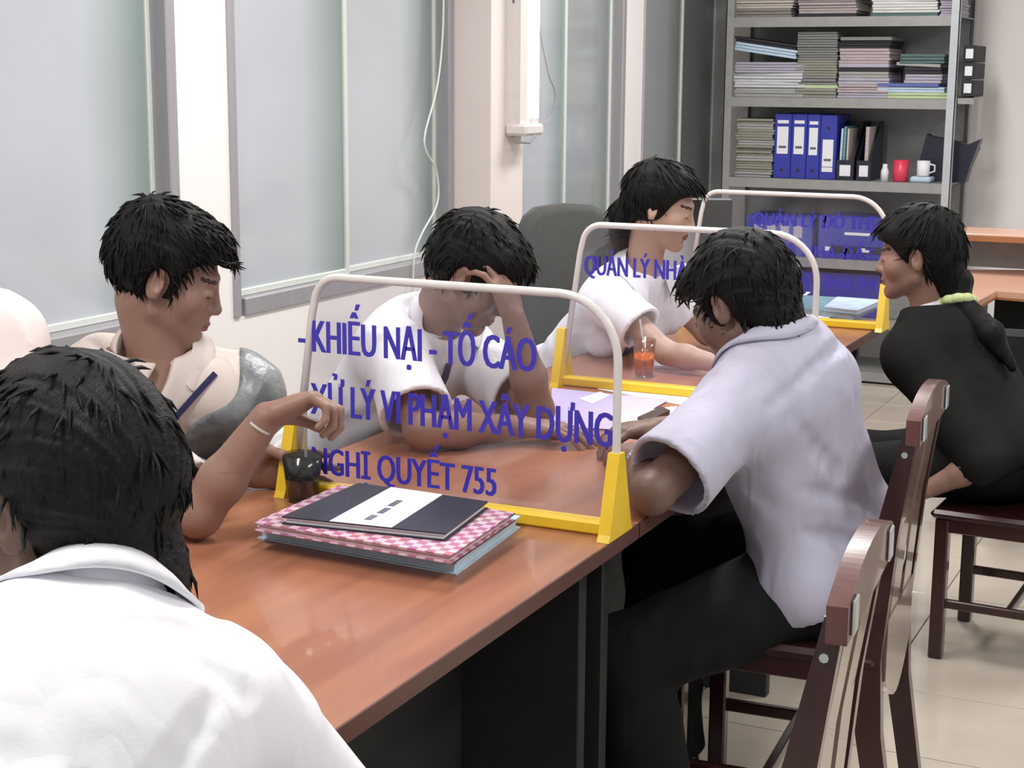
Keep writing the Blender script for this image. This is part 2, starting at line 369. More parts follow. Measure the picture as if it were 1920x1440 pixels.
def sdf_object(name, prims, h, mats, parent=None, post=None, fine=(), matfn=None, box=None, origin=(0, 0, 0)):
    """fine = [(lo, hi, step)] boxes meshed finer"""
    lo, hi = box if box else bounds(prims)
    parts = [mesh_field(prims, h, lo, hi, post, skip=[(a, b) for a, b, _ in fine])]
    for a, b, hh in fine: parts.append(mesh_field(prims, hh, a, b, post))
    vs = []; fs = []; n = 0
    for v, q in parts: vs.append(v); fs.append(q + n); n += len(v)
    v = np.concatenate(vs); q = np.concatenate(fs)
    me = bpy.data.meshes.new(name); me.vertices.add(len(v)); me.loops.add(q.size); me.polygons.add(len(q))
    me.vertices.foreach_set('co', (v - np.asarray(origin)).astype(np.float32).ravel()); me.loops.foreach_set('vertex_index', q.astype(np.int32).ravel())
    me.polygons.foreach_set('loop_start', np.arange(0, q.size, 4, dtype=np.int32))
    me.polygons.foreach_set('use_smooth', np.ones(len(q), bool))
    for k in (mats if isinstance(mats, (list, tuple)) else [mats]): me.materials.append(M[k])
    if matfn is not None: me.polygons.foreach_set('material_index', matfn(v[q].mean(1)).astype(np.int32))
    me.update(calc_edges=True); me.validate()
    o = bpy.data.objects.new(name, me); C.objects.link(o)
    if parent: o.parent = parent
    return o
# ------------------------------------------------------------------ people
def frame(f, up=(0, 0, 1)):
    "rows: right, forward, up"
    f = nrm(f); r = nrm(np.cross(f, up)); return np.array([r, f, np.cross(r, f)])
def hand_prims(W, d, n, side, curl=(.5, .6, .7, .8), thumb=.3, s=1.0, spread=.12):
    """side +1 right hand, -1 left; d towards the knuckles, n the way the palm faces"""
    d = nrm(d); n = nrm(np.asarray(n) - d * np.dot(n, d)); t = np.cross(d, n) * side; P = []
    offs = (.030, .010, -.011, -.030); Ls = ((.042, .025, .021), (.046, .029, .022), (.042, .027, .022), (.033, .021, .019)); rr = (.0092, .0095, .009, .008)
    P.append(cone(W, W + d * .05 * s, .024 * s, .030 * s, .012, flat=(n, .60)))
    for o, L, r, c in zip(offs, Ls, rr, curl):
        k = W + (d * (.088 - abs(o - .01) * .22) + t * o) * s
        P.append(cone(W + (d * .02 + t * o * .55) * s, k, .0155 * s, (r + .002) * s, .012))
        dd = nrm(d + t * spread * o / .03); p = k; a = 0
        for i, l in enumerate(L):
            a += c * (.85, 1.0, .7)[i]
            dr = dd * math.cos(a) + n * math.sin(a); q = p + dr * l * s
            P.append(cone(p, q, (r - i * .0007) * s, (r - .0007 - i * .0007) * s, .0035)); p = q
    b = W + (d * .022 + t * .020 + n * .006) * s
    d1 = nrm(d * .62 + t * .72 + n * .32); q = b + d1 * .044 * s; P.append(cone(b, q, .0145 * s, .0115 * s, .012))
    d2 = nrm(d * (.85 - thumb * .2) + t * (.45 - thumb * .8) + n * (.2 + thumb * .7)); q2 = q + d2 * .033 * s; P.append(cone(q, q2, .0108 * s, .0098 * s, .004))
    d3 = nrm(d2 + n * thumb * .5 - t * thumb * .3); P.append(cone(q2, q2 + d3 * .025 * s, .0098 * s, .0082 * s, .004))
    return P
def head_prims(H, R, s=1.0, fem=False):
    def L(x, y, z): return H + (R.T @ np.array([x, y, z])) * s
    jw = .88 if fem else 1
    P = [ell(L(0, -.018, .030), V(.0755, .094, .086) * s, R, .01),
         ell(L(0, .030, -.030), V(.060, .055, .075) * s, R, .03),
         cone(L(-.048 * jw, .0, -.058), L(-.010, .064, -.096), .019 * s, .0175 * s, .02),
         cone(L(.048 * jw, .0, -.058), L(.010, .064, -.096), .019 * s, .0175 * s, .02),
         ell(L(0, .060, -.075), V(.032, .026, .030) * s, R, .02),
         cone(L(-.030, .0735, .021), L(.030, .0735, .021), .0115 * s, .0115 * s, .014)]
    for q in (-1, 1):
        P.append(ell(L(.040 * q, .052, -.024), V(.026, .026, .028) * s, R, .02))
        P.append(ell(L(.0325 * q, .0975, -.001), V(.015, .0145, .0115) * s, R, .009, '-'))
        P.append(ell(L(.0315 * q, .0755, -.002), V(.0165, .0120, .0105) * s, R, .004))
    P += [ell(L(0, .0755, -.046), V(.027, .0155, .020) * s, R, .014), cone(L(0, .082, .010), L(0, .0965, -.0275), .0070 * s, .0110 * s, .009),
          ell(L(0, .0985, -.0300), V(.0115, .0095, .0092) * s, R, .006),
          ell(L(0, .0840, -.0600), V(.0200, .0135, .0058) * s, R, .005), ell(L(0, .0820, -.0700), V(.0175, .0135, .0065) * s, R, .005),
          cone(L(-.024, .0900, -.0648), L(.024, .0900, -.0648), .0014 * s, .0014 * s, .003, '-'),
          ell(L(0, .0815, -.079), V(.016, .008, .004) * s, R, .006, '-'),
          ell(L(0, .0735, -.0985), V(.017, .014, .013) * s, R, .012)]
    for q in (-1, 1):
        P.append(ell(L(.0130 * q, .0890, -.0335), V(.0075, .0100, .0072) * s, R, .006))
        Re = np.array([nrm(R[0] * q + R[1] * -.45), nrm(R[1] + R[0] * q * .45), nrm(R[2] - R[1] * .12)])
        P.append(ell(L(.0795 * q, -.0135, -.006), V(.0075, .0175, .0310) * s, Re, .004))
        P.append(ell(L(.0865 * q, -.0075, -.001), V(.0060, .0095, .0170) * s, Re, .004, '-'))
        P.append(cone(L(.077 * q, -.001, -.006), L(.080 * q, -.006, -.030), .005 * s, .0055 * s, .004))
    return P
def lean(a, b, t): return a * (1 - t) + b * t
class Person:
    def __init__(s, label, name='person', **k):
        s.__dict__.update(dict(hs=1.0, bs=1.0, fem=False, skin='skin_tan', hair='hair', lod=1.0, folds=.0085)); s.__dict__.update(k)
        s.o = np.array([s.pelvis[0], s.pelvis[1], 0.0]); s.root = thing(name, label, 'person', s.o)
        s.HR = frame(s.face, s.__dict__.get('hup', (0, 0, 1)))
        b = s.bs; N = s.neck; Pv = s.pelvis
        s.tu = nrm(N - Pv); lat = s.shR - s.shL; s.tl = nrm(lat - s.tu * lat.dot(s.tu)); s.tf = np.cross(s.tu, s.tl)   # up, right, front
        s.TR = np.array([s.tl, s.tf, s.tu])
        s.skull = s.head + s.HR.T @ V(0, -.030, -.055) * s.hs
    def loc(s): return -s.o
    def torso(s, g, hipw=.0):
        "g = how far the surface stands off the skin"
        b = s.bs; N, Pv = s.neck, s.pelvis; at_ = lambda t, f=0: lean(Pv, N, t) + s.tf * f
        w = .92 if s.fem else 1.0; F = (s.tf, .72)
        P = [ell(Pv + s.tf * -.01, V(.168 + hipw, .118, .115) * b + g, s.TR, .03),
             cone(at_(.08), at_(.45, .008), (.150 * w) * b + g, (.142 * w) * b + g, .05, flat=(s.tf, .70)),
             cone(at_(.45, .008), at_(.78, .0), (.142 * w) * b + g, (.158 * w) * b + g, .05, flat=(s.tf, .68)),
             cone(lean(N, s.shR, .30) - s.tu * .055, s.shR - s.tu * .02, .066 * b * w + g, .054 * b * w + g, .05), cone(lean(N, s.shL, .30) - s.tu * .055, s.shL - s.tu * .02, .066 * b * w + g, .054 * b * w + g, .05),
             cone(N - s.tu * .020, lean(N, s.shR, .8) - s.tu * .008, .040 * b + g, .044 * b + g, .04), cone(N - s.tu * .020, lean(N, s.shL, .8) - s.tu * .008, .040 * b + g, .044 * b + g, .04)]
        if s.fem:
            for q in (-1, 1): P.append(ell(lean(Pv, N, .68) + s.tf * .085 + s.tl * q * .072, V(.062, .052, .06) * b + g * .6, s.TR, .03))
        return P
    def arms(s, g=0):
        b = s.bs * (.9 if s.fem else 1); P = []
        for sh, el, wr in ((s.shR, s.elR, s.wrR), (s.shL, s.elL, s.wrL)):
            P += [cone(sh, el, .047 * b + g, .037 * b + g, .02), cone(el, lean(el, wr, .35), .037 * b + g, .0385 * b + g, .015), cone(lean(el, wr, .35), wr, .0385 * b + g, .0255 * b + g, .02)]
        return P
    def legs(s, g=0):
        b = s.bs; P = []
        for q, kn, an in ((1, s.knR, s.anR), (-1, s.knL, s.anL)):
            hp = s.pelvis + s.tl * q * .085 - V(0, 0, .02)
            P += [cone(hp, kn, .082 * b + g, .058 * b + g, .03), cone(kn, lean(kn, an, .35), .056 * b + g, .055 * b + g, .03), cone(lean(kn, an, .35), an, .055 * b + g, .037 * b + g, .03)]
        return P
    def body(s, hands=True, legs=True):
        b = s.bs; P = head_prims(s.head, s.HR, s.hs, s.fem)
        nr = (.050 if s.fem else .057) * b
        hd = nrm(s.skull - s.neck)
        P = s.torso(-.014) + [cone(s.neck + hd * .004, s.neck + hd * .2, .05, .22, .03, '-', cut0=True)] + P
        P += [cone(s.skull, s.neck, nr, nr * 1.0, .015), cone(lean(s.skull, s.neck, .3) + s.HR.T @ V(0, .020, -.01), s.neck + s.tf * .012, nr * .8, nr * .85, .015)]
        A = s.arms()
        for q in A: q.k = .018
        P += A; HP = []
        for side, wr, hd in ((1, s.wrR, s.hR), (-1, s.wrL, s.hL)):
            if hd: HP += hand_prims(wr, hd['d'], hd['n'], side, hd.get('curl', (.4, .45, .5, .55)), hd.get('thumb', .3), s.bs * (.9 if s.fem else .98))
        P += HP
        if legs: P += s.legs(-.006)
        fine = [(s.head - V(.16, .16, .15), s.head + V(.16, .16, .16), .0036 * s.lod)]
        for wr, hd in ((s.wrR, s.hR), (s.wrL, s.hL)):
            if hd:
                c = wr + nrm(hd['d']) * .075; fine.append((c - .115, c + .115, .0034 * s.lod))
        fl = fine[:1]
        for f in fine[1:]:                    # merge overlapping hand boxes
            if len(fl) > 1 and np.all(np.abs((f[0] + f[1]) - (fl[-1][0] + fl[-1][1])) / 2 < .23):
                fl[-1] = (np.minimum(f[0], fl[-1][0]), np.maximum(f[1], fl[-1][1]), f[2])
            else: fl.append(f)
        if np.all((fl[0][0] < fl[-1][1]) & (fl[-1][0] < fl[0][1])) and len(fl) > 1:
            fl[0] = (np.minimum(fl[0][0], fl[-1][0]), np.maximum(fl[0][1], fl[-1][1]), fl[0][2]); fl.pop()
        def matfn(c):
            q = (c - s.head) @ s.HR.T / s.hs; x, y, z = np.abs(q[:, 0]), q[:, 1], q[:, 2]; m = np.zeros(len(c), int)
            m[(y > .078) & (((x / .0225) ** 2 + ((z + .0648) / .0105) ** 2) < 1)] = 1
            m[(y > .055) & (np.abs(z - (.0235 + (.034 - x) * -.10)) < .0042) & (x > .014) & (x < .050)] = 2
            m[(y > .060) & (np.abs(z + .0065 + ((x - .0315) ** 2) * -6) < .0016) & (x > .018) & (x < .046)] = 2
            return m
        o = sdf_object('body', P, .009, [s.skin, 'lips', 'brow'], s.root, None, fl, matfn, origin=s.o)
        return o
    def strands(s, n=420, ln=.036, lift=.10, seed=1, r=.0016, low=None):
        "short locks lying on the hair, their tips standing off a little"
        me = s.hair_ob.data; k = len(me.vertices); v = np.empty(k * 3); me.vertices.foreach_get('co', v); v = v.reshape(-1, 3) + s.o
        nn = np.empty(k * 3); me.vertices.foreach_get('normal', nn); nn = nn.reshape(-1, 3)
        rs = np.random.RandomState(seed); ids = rs.choice(k, min(n, k), replace=False); crown = s.head + s.HR.T @ V(.01, -.07, .11) * s.hs; mb = MB()
        for i in ids:
            p = v[i]; q = s.HR @ (p - s.head) / s.hs; m_ = nn[i]
            t = p - crown; t = t - m_ * t.dot(m_)
            if np.linalg.norm(t) < 1e-4 or (abs(q[0]) > .05 and q[1] > -.025 and q[2] < -.012) or (s.fem and q[1] > .0 and q[2] < .085): continue
            t = nrm(nrm(t) + rs.normal(0, s.__dict__.get('messy', .22), 3)); t = nrm(t - m_ * t.dot(m_)); L_ = ln * rs.uniform(.6, 1.2); lf = lift * rs.uniform(.2, 1.3)
            a = p - m_ * .003; b = p + t * L_ * .5 + m_ * (lf * L_ * .5 - .0005); c = p + t * L_ + (m_ * lf - UP * .25) * L_ * .55 * .5
            mb.tube([a, b, c], [r * 1.8, r * 1.5, r * .25], 4, cap=False)
        return tag(mb.build('loose_locks', s.hair, s.root, smooth=True, loc=s.loc()), kind='stuff')
    def hairdo(s, style, name='hair', amp=.0035, h=None):
        Hs = s.hs
        def L(x, y, z): return s.head + (s.HR.T @ np.array([x, y, z])) * Hs
        v = style.get('vol', 0)
        P = [ell(L(0, -.022, .036), V(.0855 + v * .6, .106 + v * .7, .0965 + v) * Hs, s.HR, .02)]
        for e in style.get('add', []): P.append(ell(L(*e[0]), V(*e[1]) * Hs, s.HR, .025))
        ys, zs = zip(*style['line']); far = style.get('free')
        def post(p, d):
            q = (p - s.head) @ s.HR.T / Hs
            u = q - V(0, -.03, .0); a = np.arctan2(u[:, 0], u[:, 2] + .06) ; ln = np.sqrt((u * u).sum(1))
            nz = vnoise(np.stack([a * 30, u[:, 1] * 9, ln * 12 + a * 3], 1), 1) + vnoise(np.stack([a * 75 + u[:, 1] * 10, u[:, 1] * 20, ln * 25], 1), 2)
            d = d + nz * amp * .9 + vnoise(q * 16, 5) * amp * 1.8
            zc = np.interp(q[:, 1], ys, zs) + vnoise(np.stack([q[:, 0] * 55, q[:, 1] * 55, q[:, 2] * 8], 1), 3) * .012
            cut = (zc - q[:, 2]) * .85
            if far is not None: cut = np.where(q[:, 1] < far, -1, cut)
            if style.get('ears', True):
                for sgn in (-1, 1):
                    e = q - V(.088 * sgn, -.008, -.012); ed = .030 - np.sqrt((e * e / V(1.0, .8, 1.25) ** 2).sum(1))
                    cut = np.maximum(cut, ed)
            return -smin(-d, -cut, .008)
        s.hp = P
        s.hair_ob = sdf_object(name, P, h or .0036 * s.lod, s.hair, s.root, post, origin=s.o)
        s.strands(style.get('n', 420), style.get('ln', .034), style.get('lift', .12))
        return s.hair_ob
    def fold(s, freq, seed=0, ax=None):
        ax = s.tu if ax is None else nrm(ax); R3 = frame(ax, s.tf if abs(np.dot(ax, s.tf)) < .9 else s.tl)
        def g(p, d, k=1.0):
            q = (p - s.neck) @ R3.T; w = vnoise(q * 7, seed + 4)
            a = vnoise(np.stack([q[:, 0] * freq + w * 2.2, q[:, 1] * freq * .32, q[:, 2] * freq + w * 1.5], 1), seed)
            r = 1 - np.abs(a) * 4                    # ridges
            b = vnoise(q * freq * .55, seed + 9)
            return d - (np.clip(r, -1.2, 1) * .62 + b * 1.3) * s.folds * k
        return g
    def shirt(s, material, name='shirt', g=.010, sleeve=.62, hem=.0, h=.0062, long=False, fold_f=13, vneck=.0, waist=0, cuff=.012, sleeve_r=.014, extra=()):
        b = s.bs; P = s.torso(g, waist)
        ends = []
        for sh, el, wr in ((s.shR, s.elR, s.wrR), (s.shL, s.elL, s.wrL)):
            if long:
                we = lean(el, wr, min(1.0, sleeve - 1) if sleeve > 1 else .92)
                P += [cone(sh, el, .050 * b + g, .043 * b + g, .035), cone(el, we, .043 * b + g, .034 * b + g, .02, cut=True)]; ends.append((el, we, .034 * b + g))
            else:
                e = lean(sh, el, sleeve); r0, r1 = .050 * b + g, .046 * b + g + sleeve_r
                P.append(cone(sh, e, r0, r1, .035, cut=True)); ends.append((sh, e, r1))
        for a, e, r in ends:
            dr = nrm(e - a); P.append(cone(e - dr * .022, e + dr * .03, r - .014, r - .012, .003, '-', cut=True))
        hd = nrm(s.skull - s.neck); nr = (.053 if s.fem else .060) * b
        P.append(cone(s.neck + hd * .006, s.neck + hd * .16, nr + .001, nr + .03, .006, '-'))
        P.append(cone(s.neck + hd * .022, s.neck + hd * .20, .074 * b, .20, .02, '-', cut0=True))
        if vneck: P.append(ell(s.neck + s.tf * .075 - s.tu * vneck * .35, V(.020, .06, vneck), s.TR, .006, '-'))
        P += list(extra)
        fo = s.fold(fold_f, 0); z0 = s.pelvis - s.tu * hem
        def post(p, d):
            w = np.ones(len(p))
            for _, e, _r in ends: w = np.minimum(w, np.clip((np.linalg.norm(p - e, axis=1) - .105) / .06, 0, 1))
            d = d + (fo(p, d) - d) * w
            cut = (z0 - p) @ s.tu
            return np.maximum(d, cut)
        s.field = (P, post)
        if isinstance(material, str): material = [material]
        mf = s.__dict__.get('shirt_mat')
        return sdf_object(name, P, h * s.lod, material, s.root, post, matfn=mf, origin=s.o)
    def creases(s, g, dirs, paths, r=.011, depth=.005):
        "grooves in the cloth along (sideways, down the back or chest) paths"
        F = s.torso(g); out = []
        for pth in paths:
            pts = []
            for (x0, t0), (x1, t1) in zip(pth, pth[1:]):
                for u in np.linspace(0, 1, 5)[:-1]: pts.append((x0 + (x1 - x0) * u, t0 + (t1 - t0) * u))
            pts.append(pth[-1]); q = []
            for x, t in pts:
                b = lean(s.neck, s.pelvis, t) + s.tl * x; n = nrm(dirs * s.tf + s.tu * max(0, .7 - 2.2 * t)); q.append(on_surface(b, F, n) + n * (r - depth))
            m_ = len(q) - 1
            for i in range(m_):
                e0, e1 = (.35 + .65 * math.sin(math.pi * min(max(v / m_, .02), .98)) for v in (i, i + 1))
                out.append(cone(q[i] + s.tf * dirs * (1 - e0) * depth, q[i + 1] + s.tf * dirs * (1 - e1) * depth, r * e0, r * e1, .022, '-'))
        return out
    def collar(s, material, name='collar', r=None, stand=.030, leaf=.040, tip=.075, flare=.020, gap=28, tilt=0, drop=.030, ctr=0.0):
        hd = nrm(s.skull - s.neck + s.tf * tilt); r = r or (.064 if s.fem else .070) * s.bs; c0 = s.neck + hd * (.020 + ctr)
        fr = nrm(s.tf - hd * s.tf.dot(hd)); rt = np.cross(fr, hd); vs = []; K = 44; rows = []
        for k in range(K + 1):
            th = math.radians(-180 + gap + (360 - 2 * gap) * k / K)       # 0 at the nape
            rad = -fr * math.cos(th) + rt * math.sin(th); fw = (1 - math.cos(th)) / 2
            ft = fw ** 3; top = c0 + hd * (stand * (1 - .35 * fw) - drop * ft) + rad * r * (1 + .10 * fw)
            wd = leaf + (tip - leaf) * max(0, (fw - .72) / .28) ** 1.5
            low = top - hd * wd * .92 + rad * (flare + .014 * ft) + fr * .004 * ft
            base = c0 - hd * (.030 + drop * ft) + rad * (r + .003)
            rows.append((base, top - hd * .001 - rad * .0025, top, lean(top, low, .5) + rad * .006, low, low - rad * .0035, lean(top, low, .45) + rad * .001, top - hd * .006 + rad * .0))
        n = len(rows[0]); vs = np.array([p for q in rows for p in q])
        if 'field' in s.__dict__ and not s.__dict__.get('nolift'):                # let the leaf lie on the shirt instead of inside it
            j = np.tile(np.arange(n), K + 1); off = np.array([-9, .004, .005, .007, .008, .003, .003, .002])[j]; out = hd
            for _ in range(16):
                d = evalf(s.field[0], s.field[1], vs); e = .004
                g_ = np.stack([evalf(s.field[0], s.field[1], vs + np.eye(3)[a] * e) - d for a in range(3)], 1); g_ /= np.linalg.norm(g_, axis=1)[:, None] + 1e-9
                g_ = g_ * .5 + hd * .5; g_ /= np.linalg.norm(g_, axis=1)[:, None] + 1e-9
                vs = vs + g_ * np.clip(off - d, 0, .012)[:, None] * (j > 0)[:, None]
            w_ = vs.reshape(K + 1, n, 3)
            for _ in range(5): w_[1:-1, 1:] = w_[1:-1, 1:] * .4 + (w_[:-2, 1:] + w_[2:, 1:]) * .3
            vs = w_.reshape(-1, 3)
        fs = [(i * n + j, (i + 1) * n + j, (i + 1) * n + j + 1, i * n + j + 1) for i in range(K) for j in range(n - 1)]
        mb = MB(); mb.add(vs, fs); o = mb.build(name, material, s.root, smooth=True, loc=s.loc())
        return o
    def trousers(s, material='trousers', name='trousers', g=.012, h=.010):
        P = [ell(s.pelvis + V(0, 0, -.01), V(.172, .125, .115) * s.bs + g, s.TR, .03)] + s.legs(g)
        for kn, an in ((s.knR, s.anR), (s.knL, s.anL)):
            dr = nrm(an - kn); P.append(cone(lean(kn, an, .4), an + dr * .02, .062 * s.bs + g, .058 * s.bs + g, .02, cut=True))
        fo = s.fold(9, 3, ax=(0, 0, 1))
        def post(p, d):
            return np.maximum(fo(p, d), p[:, 2] - (s.pelvis[2] + .075))
        return sdf_object(name, P, h * s.lod, material, s.root, post, origin=s.o)
    def shoes(s, material='shoe'):
        for kn, an in ((s.knR, s.anR), (s.knL, s.anL)):
            f = nrm(V(s.tf[0], s.tf[1], 0)); base = V(an[0], an[1], 0)
            R = frame(f); heel = base - f * .045 + V(0, 0, .035); toe = base + f * .16 + V(0, 0, .028)
            P = [cone(heel, base + f * .08 + V(0, 0, .032), .036, .042, .02), cone(base + f * .08 + V(0, 0, .032), toe, .042, .032, .02), cone(base + V(0, 0, .04), base + V(0, 0, .085), .04, .042, .02, cut=True)]
            sdf_object('shoe', P, .010, material, s.root, lambda p, d: np.maximum(d, .004 - p[:, 2]), origin=s.o)
SHORT = [(-.13, -.085), (-.07, -.080), (-.035, -.060), (-.022, -.010), (-.004, -.004), (.004, -.034), (.020, -.032), (.028, .020), (.050, .050), (.070, .058), (.13, .062)]
def strip_on(s, name, material, pts, wdt=.012, th=.003, nrmv=None):
    "flat ribbon through points"
    mb = MB(); n = nrmv
    P = [np.asarray(p) for p in pts]
    for i in range(len(P) - 1):
        a, b = P[i], P[i + 1]; d = nrm(b - a); sd = nrm(np.cross(d, n)); up = np.cross(sd, d)
        vs = [a - sd * wdt / 2, a + sd * wdt / 2, b + sd * wdt / 2, b - sd * wdt / 2]; vs = vs + [v + up * th for v in vs]
        mb.add(vs, [(3, 2, 1, 0), (4, 5, 6, 7), (0, 1, 5, 4), (1, 2, 6, 5), (2, 3, 7, 6), (3, 0, 4, 7)])
    return mb.build(name, material, s.root, loc=s.loc())
def on_surface(p, prims, n, post=None, step=.06):
    "slide a point along n until it meets the field"
    t = np.linspace(.0, .24, 120); q = np.asarray(p) + t[:, None] * n; d = evalf(prims, post, q)
    i = np.argmax(d > 0) if (d > 0).any() and (d < 0).any() else 60
    j = len(d) - 1 - np.argmax(d[::-1] < 0)
    return np.asarray(p) + t[min(j + 1, 119)] * n
# ------------------------------------------------------------------ the room
XW, YB, XR = -2.8, 8.65, 2.3
def struct(mb, name, m, **k): return tag(mb.build(name, m, **k), kind='structure')
SILL, HEAD = .80, 2.35
# window openings along the left wall: (y0, y1, glass material for each of its two sheets)
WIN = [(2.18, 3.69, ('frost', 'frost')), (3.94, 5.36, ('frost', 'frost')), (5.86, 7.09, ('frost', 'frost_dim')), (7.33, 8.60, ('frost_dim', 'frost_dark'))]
mb = MB(); y = -.5
mb.box((XW - .1, (YB - .5) / 2, SILL / 2), (.2, YB + .5, SILL)); mb.box((XW - .1, (YB - .5) / 2, (HEAD + 2.8) / 2), (.2, YB + .5, 2.8 - HEAD))
ys = [-.5] + [v for a in WIN for v in a[:2]] + [YB]
for i in range(0, len(ys), 2):
    mb.box((XW - .1, (ys[i] + ys[i + 1]) / 2, (SILL + HEAD) / 2), (.2, ys[i + 1] - ys[i], HEAD - SILL))
struct(mb, 'wall_left', 'wall')
for i, (y0, y1, gl) in enumerate(WIN):
    win = tag(bpy.data.objects.new('window_%d' % (i + 1), None), kind='structure'); C.objects.link(win); win.location = (XW, (y0 + y1) / 2, SILL)
    cy = (y0 + y1) / 2; H = HEAD - SILL; hw = (y1 - y0) / 2; t = .055
    mb = MB()
    for s, k in ((-1, .034), (1, .042)): mb.box((-.045, s * (hw - k / 2), H / 2), (.11, k, H), b=.004)
    mb.box((-.045, 0, t / 2), (.11, 2 * hw - 2 * t, t), b=.004); mb.box((-.045, 0, H - t / 2), (.11, 2 * hw - 2 * t, t), b=.004)
    mb.build('window_frame', 'alu', win)
    iw = hw - .036
    for k in (0, 1):
        a, b = (-iw, .0) if k == 0 else (-.0, iw); x = -.032 if k == 0 else -.058; e = .022
        sm = MB()
        for yy in (a + e / 2, b - e / 2): sm.box((x, yy, H / 2), (.024, e, H - 2 * t), b=.003)
        sm.box((x, (a + b) / 2, t + e / 2), (.024, b - a - 2 * e, e), b=.003); sm.box((x, (a + b) / 2, H - t - e / 2), (.024, b - a - 2 * e, e), b=.003)
        sash = sm.build('sash', 'alu_light', win)
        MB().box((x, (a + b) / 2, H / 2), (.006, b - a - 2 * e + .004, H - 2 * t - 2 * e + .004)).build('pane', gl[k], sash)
mb = MB().box((XW + .08, 5.50, 1.4), (.16, .28, 2.8)); tag(mb.build('trim_1', 'column'), kind='structure')
struct(MB().box(((XW + XR) / 2, YB + .1, 1.4), (XR - XW + .4, .2, 2.8)), 'wall_back', 'wall')
struct(MB().box(((XW + XR) / 2, (YB - .5) / 2, 2.85), (XR - XW + .4, YB + .9, .1)), 'ceiling', 'ceiling')
fl = struct(MB().box(((XW + XR) / 2, (YB - .5) / 2, -.056), (XR - XW + .4, YB + .9, .1)), 'floor', 'grout')
tl = MB().box((0, 0, -.003), (.396, .396, .006), b=.0012); first = tl.build('tile', 'tile', fl)
n = 0
for i in range(9):
    for j in range(21):
        o = first if n == 0 else first.copy()
        if n: C.objects.link(o); o.parent = fl
        o.location = (XW + .2 + i * .4, .1 + j * .4, .0); n += 1
# the wall end / pilaster right of the shelves
# ------------------------------------------------------------------ desks
def desk(y0, y1, x0, x1, label):
    r = thing('desk', label, 'desk', ((x0 + x1) / 2, (y0 + y1) / 2, 0), group='office desks pushed into one row')
    w, l = x1 - x0, y1 - y0
    MB().box((0, 0, .737), (w, l, .026), b=.0015).build('desktop', 'wood', r)
    for s in (-1, 1):
        MB().box((s * (w / 2 - .002 + .002), 0, .737), (.004, l, .0262)).build('edge_band', 'wood_edge', r)
    for s in (-1, 1): MB().box((0, s * (l / 2 - .05), .362), (w - .16, .03, .724), b=.003).build('end_panel', 'panel_dark', r)
    MB().box((.06, 0, .46), (.02, l - .13, .50), b=.002).build('modesty_panel', 'panel_dark', r)
    MB().box((0, 0, .70), (w - .2, l - .14, .03), b=.002).build('rail', 'panel_dark', r)
    return r
DX0, DX1 = -1.73, -.962
desk(1.36, 2.545, DX0, DX1, 'reddish wooden desk nearest the camera carrying the chequered register books')
desk(2.55, 3.75, DX0, DX1, 'reddish wooden desk between the first and second clear screens, with lilac forms')
desk(3.755, 5.15, DX0, -1.10, 'reddish wooden desk farthest along the row, with teal ledgers on it')
# ------------------------------------------------------------------ desk screens
def arc(c, r, a0, a1, n=8): return [(c[0] + r * math.cos(math.radians(a0 + (a1 - a0) * i / n)), c[1] + r * math.sin(math.radians(a0 + (a1 - a0) * i / n))) for i in range(n + 1)]
def screen(x1, y, label, width=.665, h=.41, rz=0):
    """origin at the right-hand foot; the panel stands across the desk"""
    r = thing('desk_screen', label, 'screen', (x1, y, .7505), rz, group='clear screens standing across the desks')
    xl = -width; tl = xl + .075; R1, R2 = .05, .11
    pts = [(xl + .018, .02), (tl - .012, h - R1 - .02)] + arc((tl + R1 - .006, h - R1), R1, 170, 90, 6) + arc((-R2, h - R2), R2, 90, 0, 9) + [(0, .10), (0, .02)]
    MB().tube([(x, 0, z) for x, z in pts], .0075, 10).build('frame_tube', 'white_frame', r, smooth=True)
    poly = [(x, z) for x, z in pts]; cx, cz = sum(p[0] for p in poly) / len(poly), h / 2
    poly = [(x + (cx - x) * .015, max(z + (cz - z) * .015, .022)) for x, z in poly][::-1]
    pane = MB().prism(poly, -.002, .002, axis=1).build('clear_panel', 'acrylic', r)
    MB().box((xl / 2, 0, .012), (width + .01, .035, .024), b=.004).build('base_bar', 'yellow', r)
    for s in (-1, 1):
        x0 = 0 if s > 0 else xl + .018
        g = MB().prism([(-.055, 0), (.055, 0), (.048, .012), (.011, .145), (-.011, .145), (-.048, .012)], x0 - .011, x0 + .011, axis=0)
        g.build('foot', 'yellow', r)
    return r, pane
def sign(r, lines):
    for body, x, z, w, size in lines:
        text_mesh('lettering', body, 'blue_text', size, w, r, (x, -.0045, z), bold=0, fat=size * .050)
S1, p1 = screen(-.972, 2.46, 'clear desk screen nearest the camera, lettered about complaints and resolution 755')
S2, p2 = screen(-.955, 3.67, 'clear desk screen in the middle, behind the man in the lavender shirt')
S3, p3 = screen(-1.075, 4.95, 'clear desk screen farthest away, in front of the grey shelves')
def signpx(r, Y, x1, items):
    out = []
    for body, a, b, cap in items:                 # a, b: left and right end of the baseline
        A = at(a[0], a[1], Y=Y); B = at(b[0], b[1], Y=Y)
        out.append((body, A[0] - x1, (A[2] + B[2]) / 2 - .7505, B[0] - A[0], cap / .72))
    sign(r, out)
signpx(S1, 2.46, -.972, [('- KHIẾU NẠI - TỐ CÁO', (562, 662), (1004, 690), .061), ('- XỬ LÝ VI PHẠM XÂY DỰNG', (562, 782), (1146, 826), .061), ('- NGHỊ QUYẾT 755', (562, 888), (930, 922), .052)])
signpx(S2, 3.67, -.955, [('QUẢN LÝ NHÀ - ĐÔ THỊ', (1096, 516), (1420, 532), .050), ('ĐẤT XD', (1430, 548), (1512, 552), .044)])
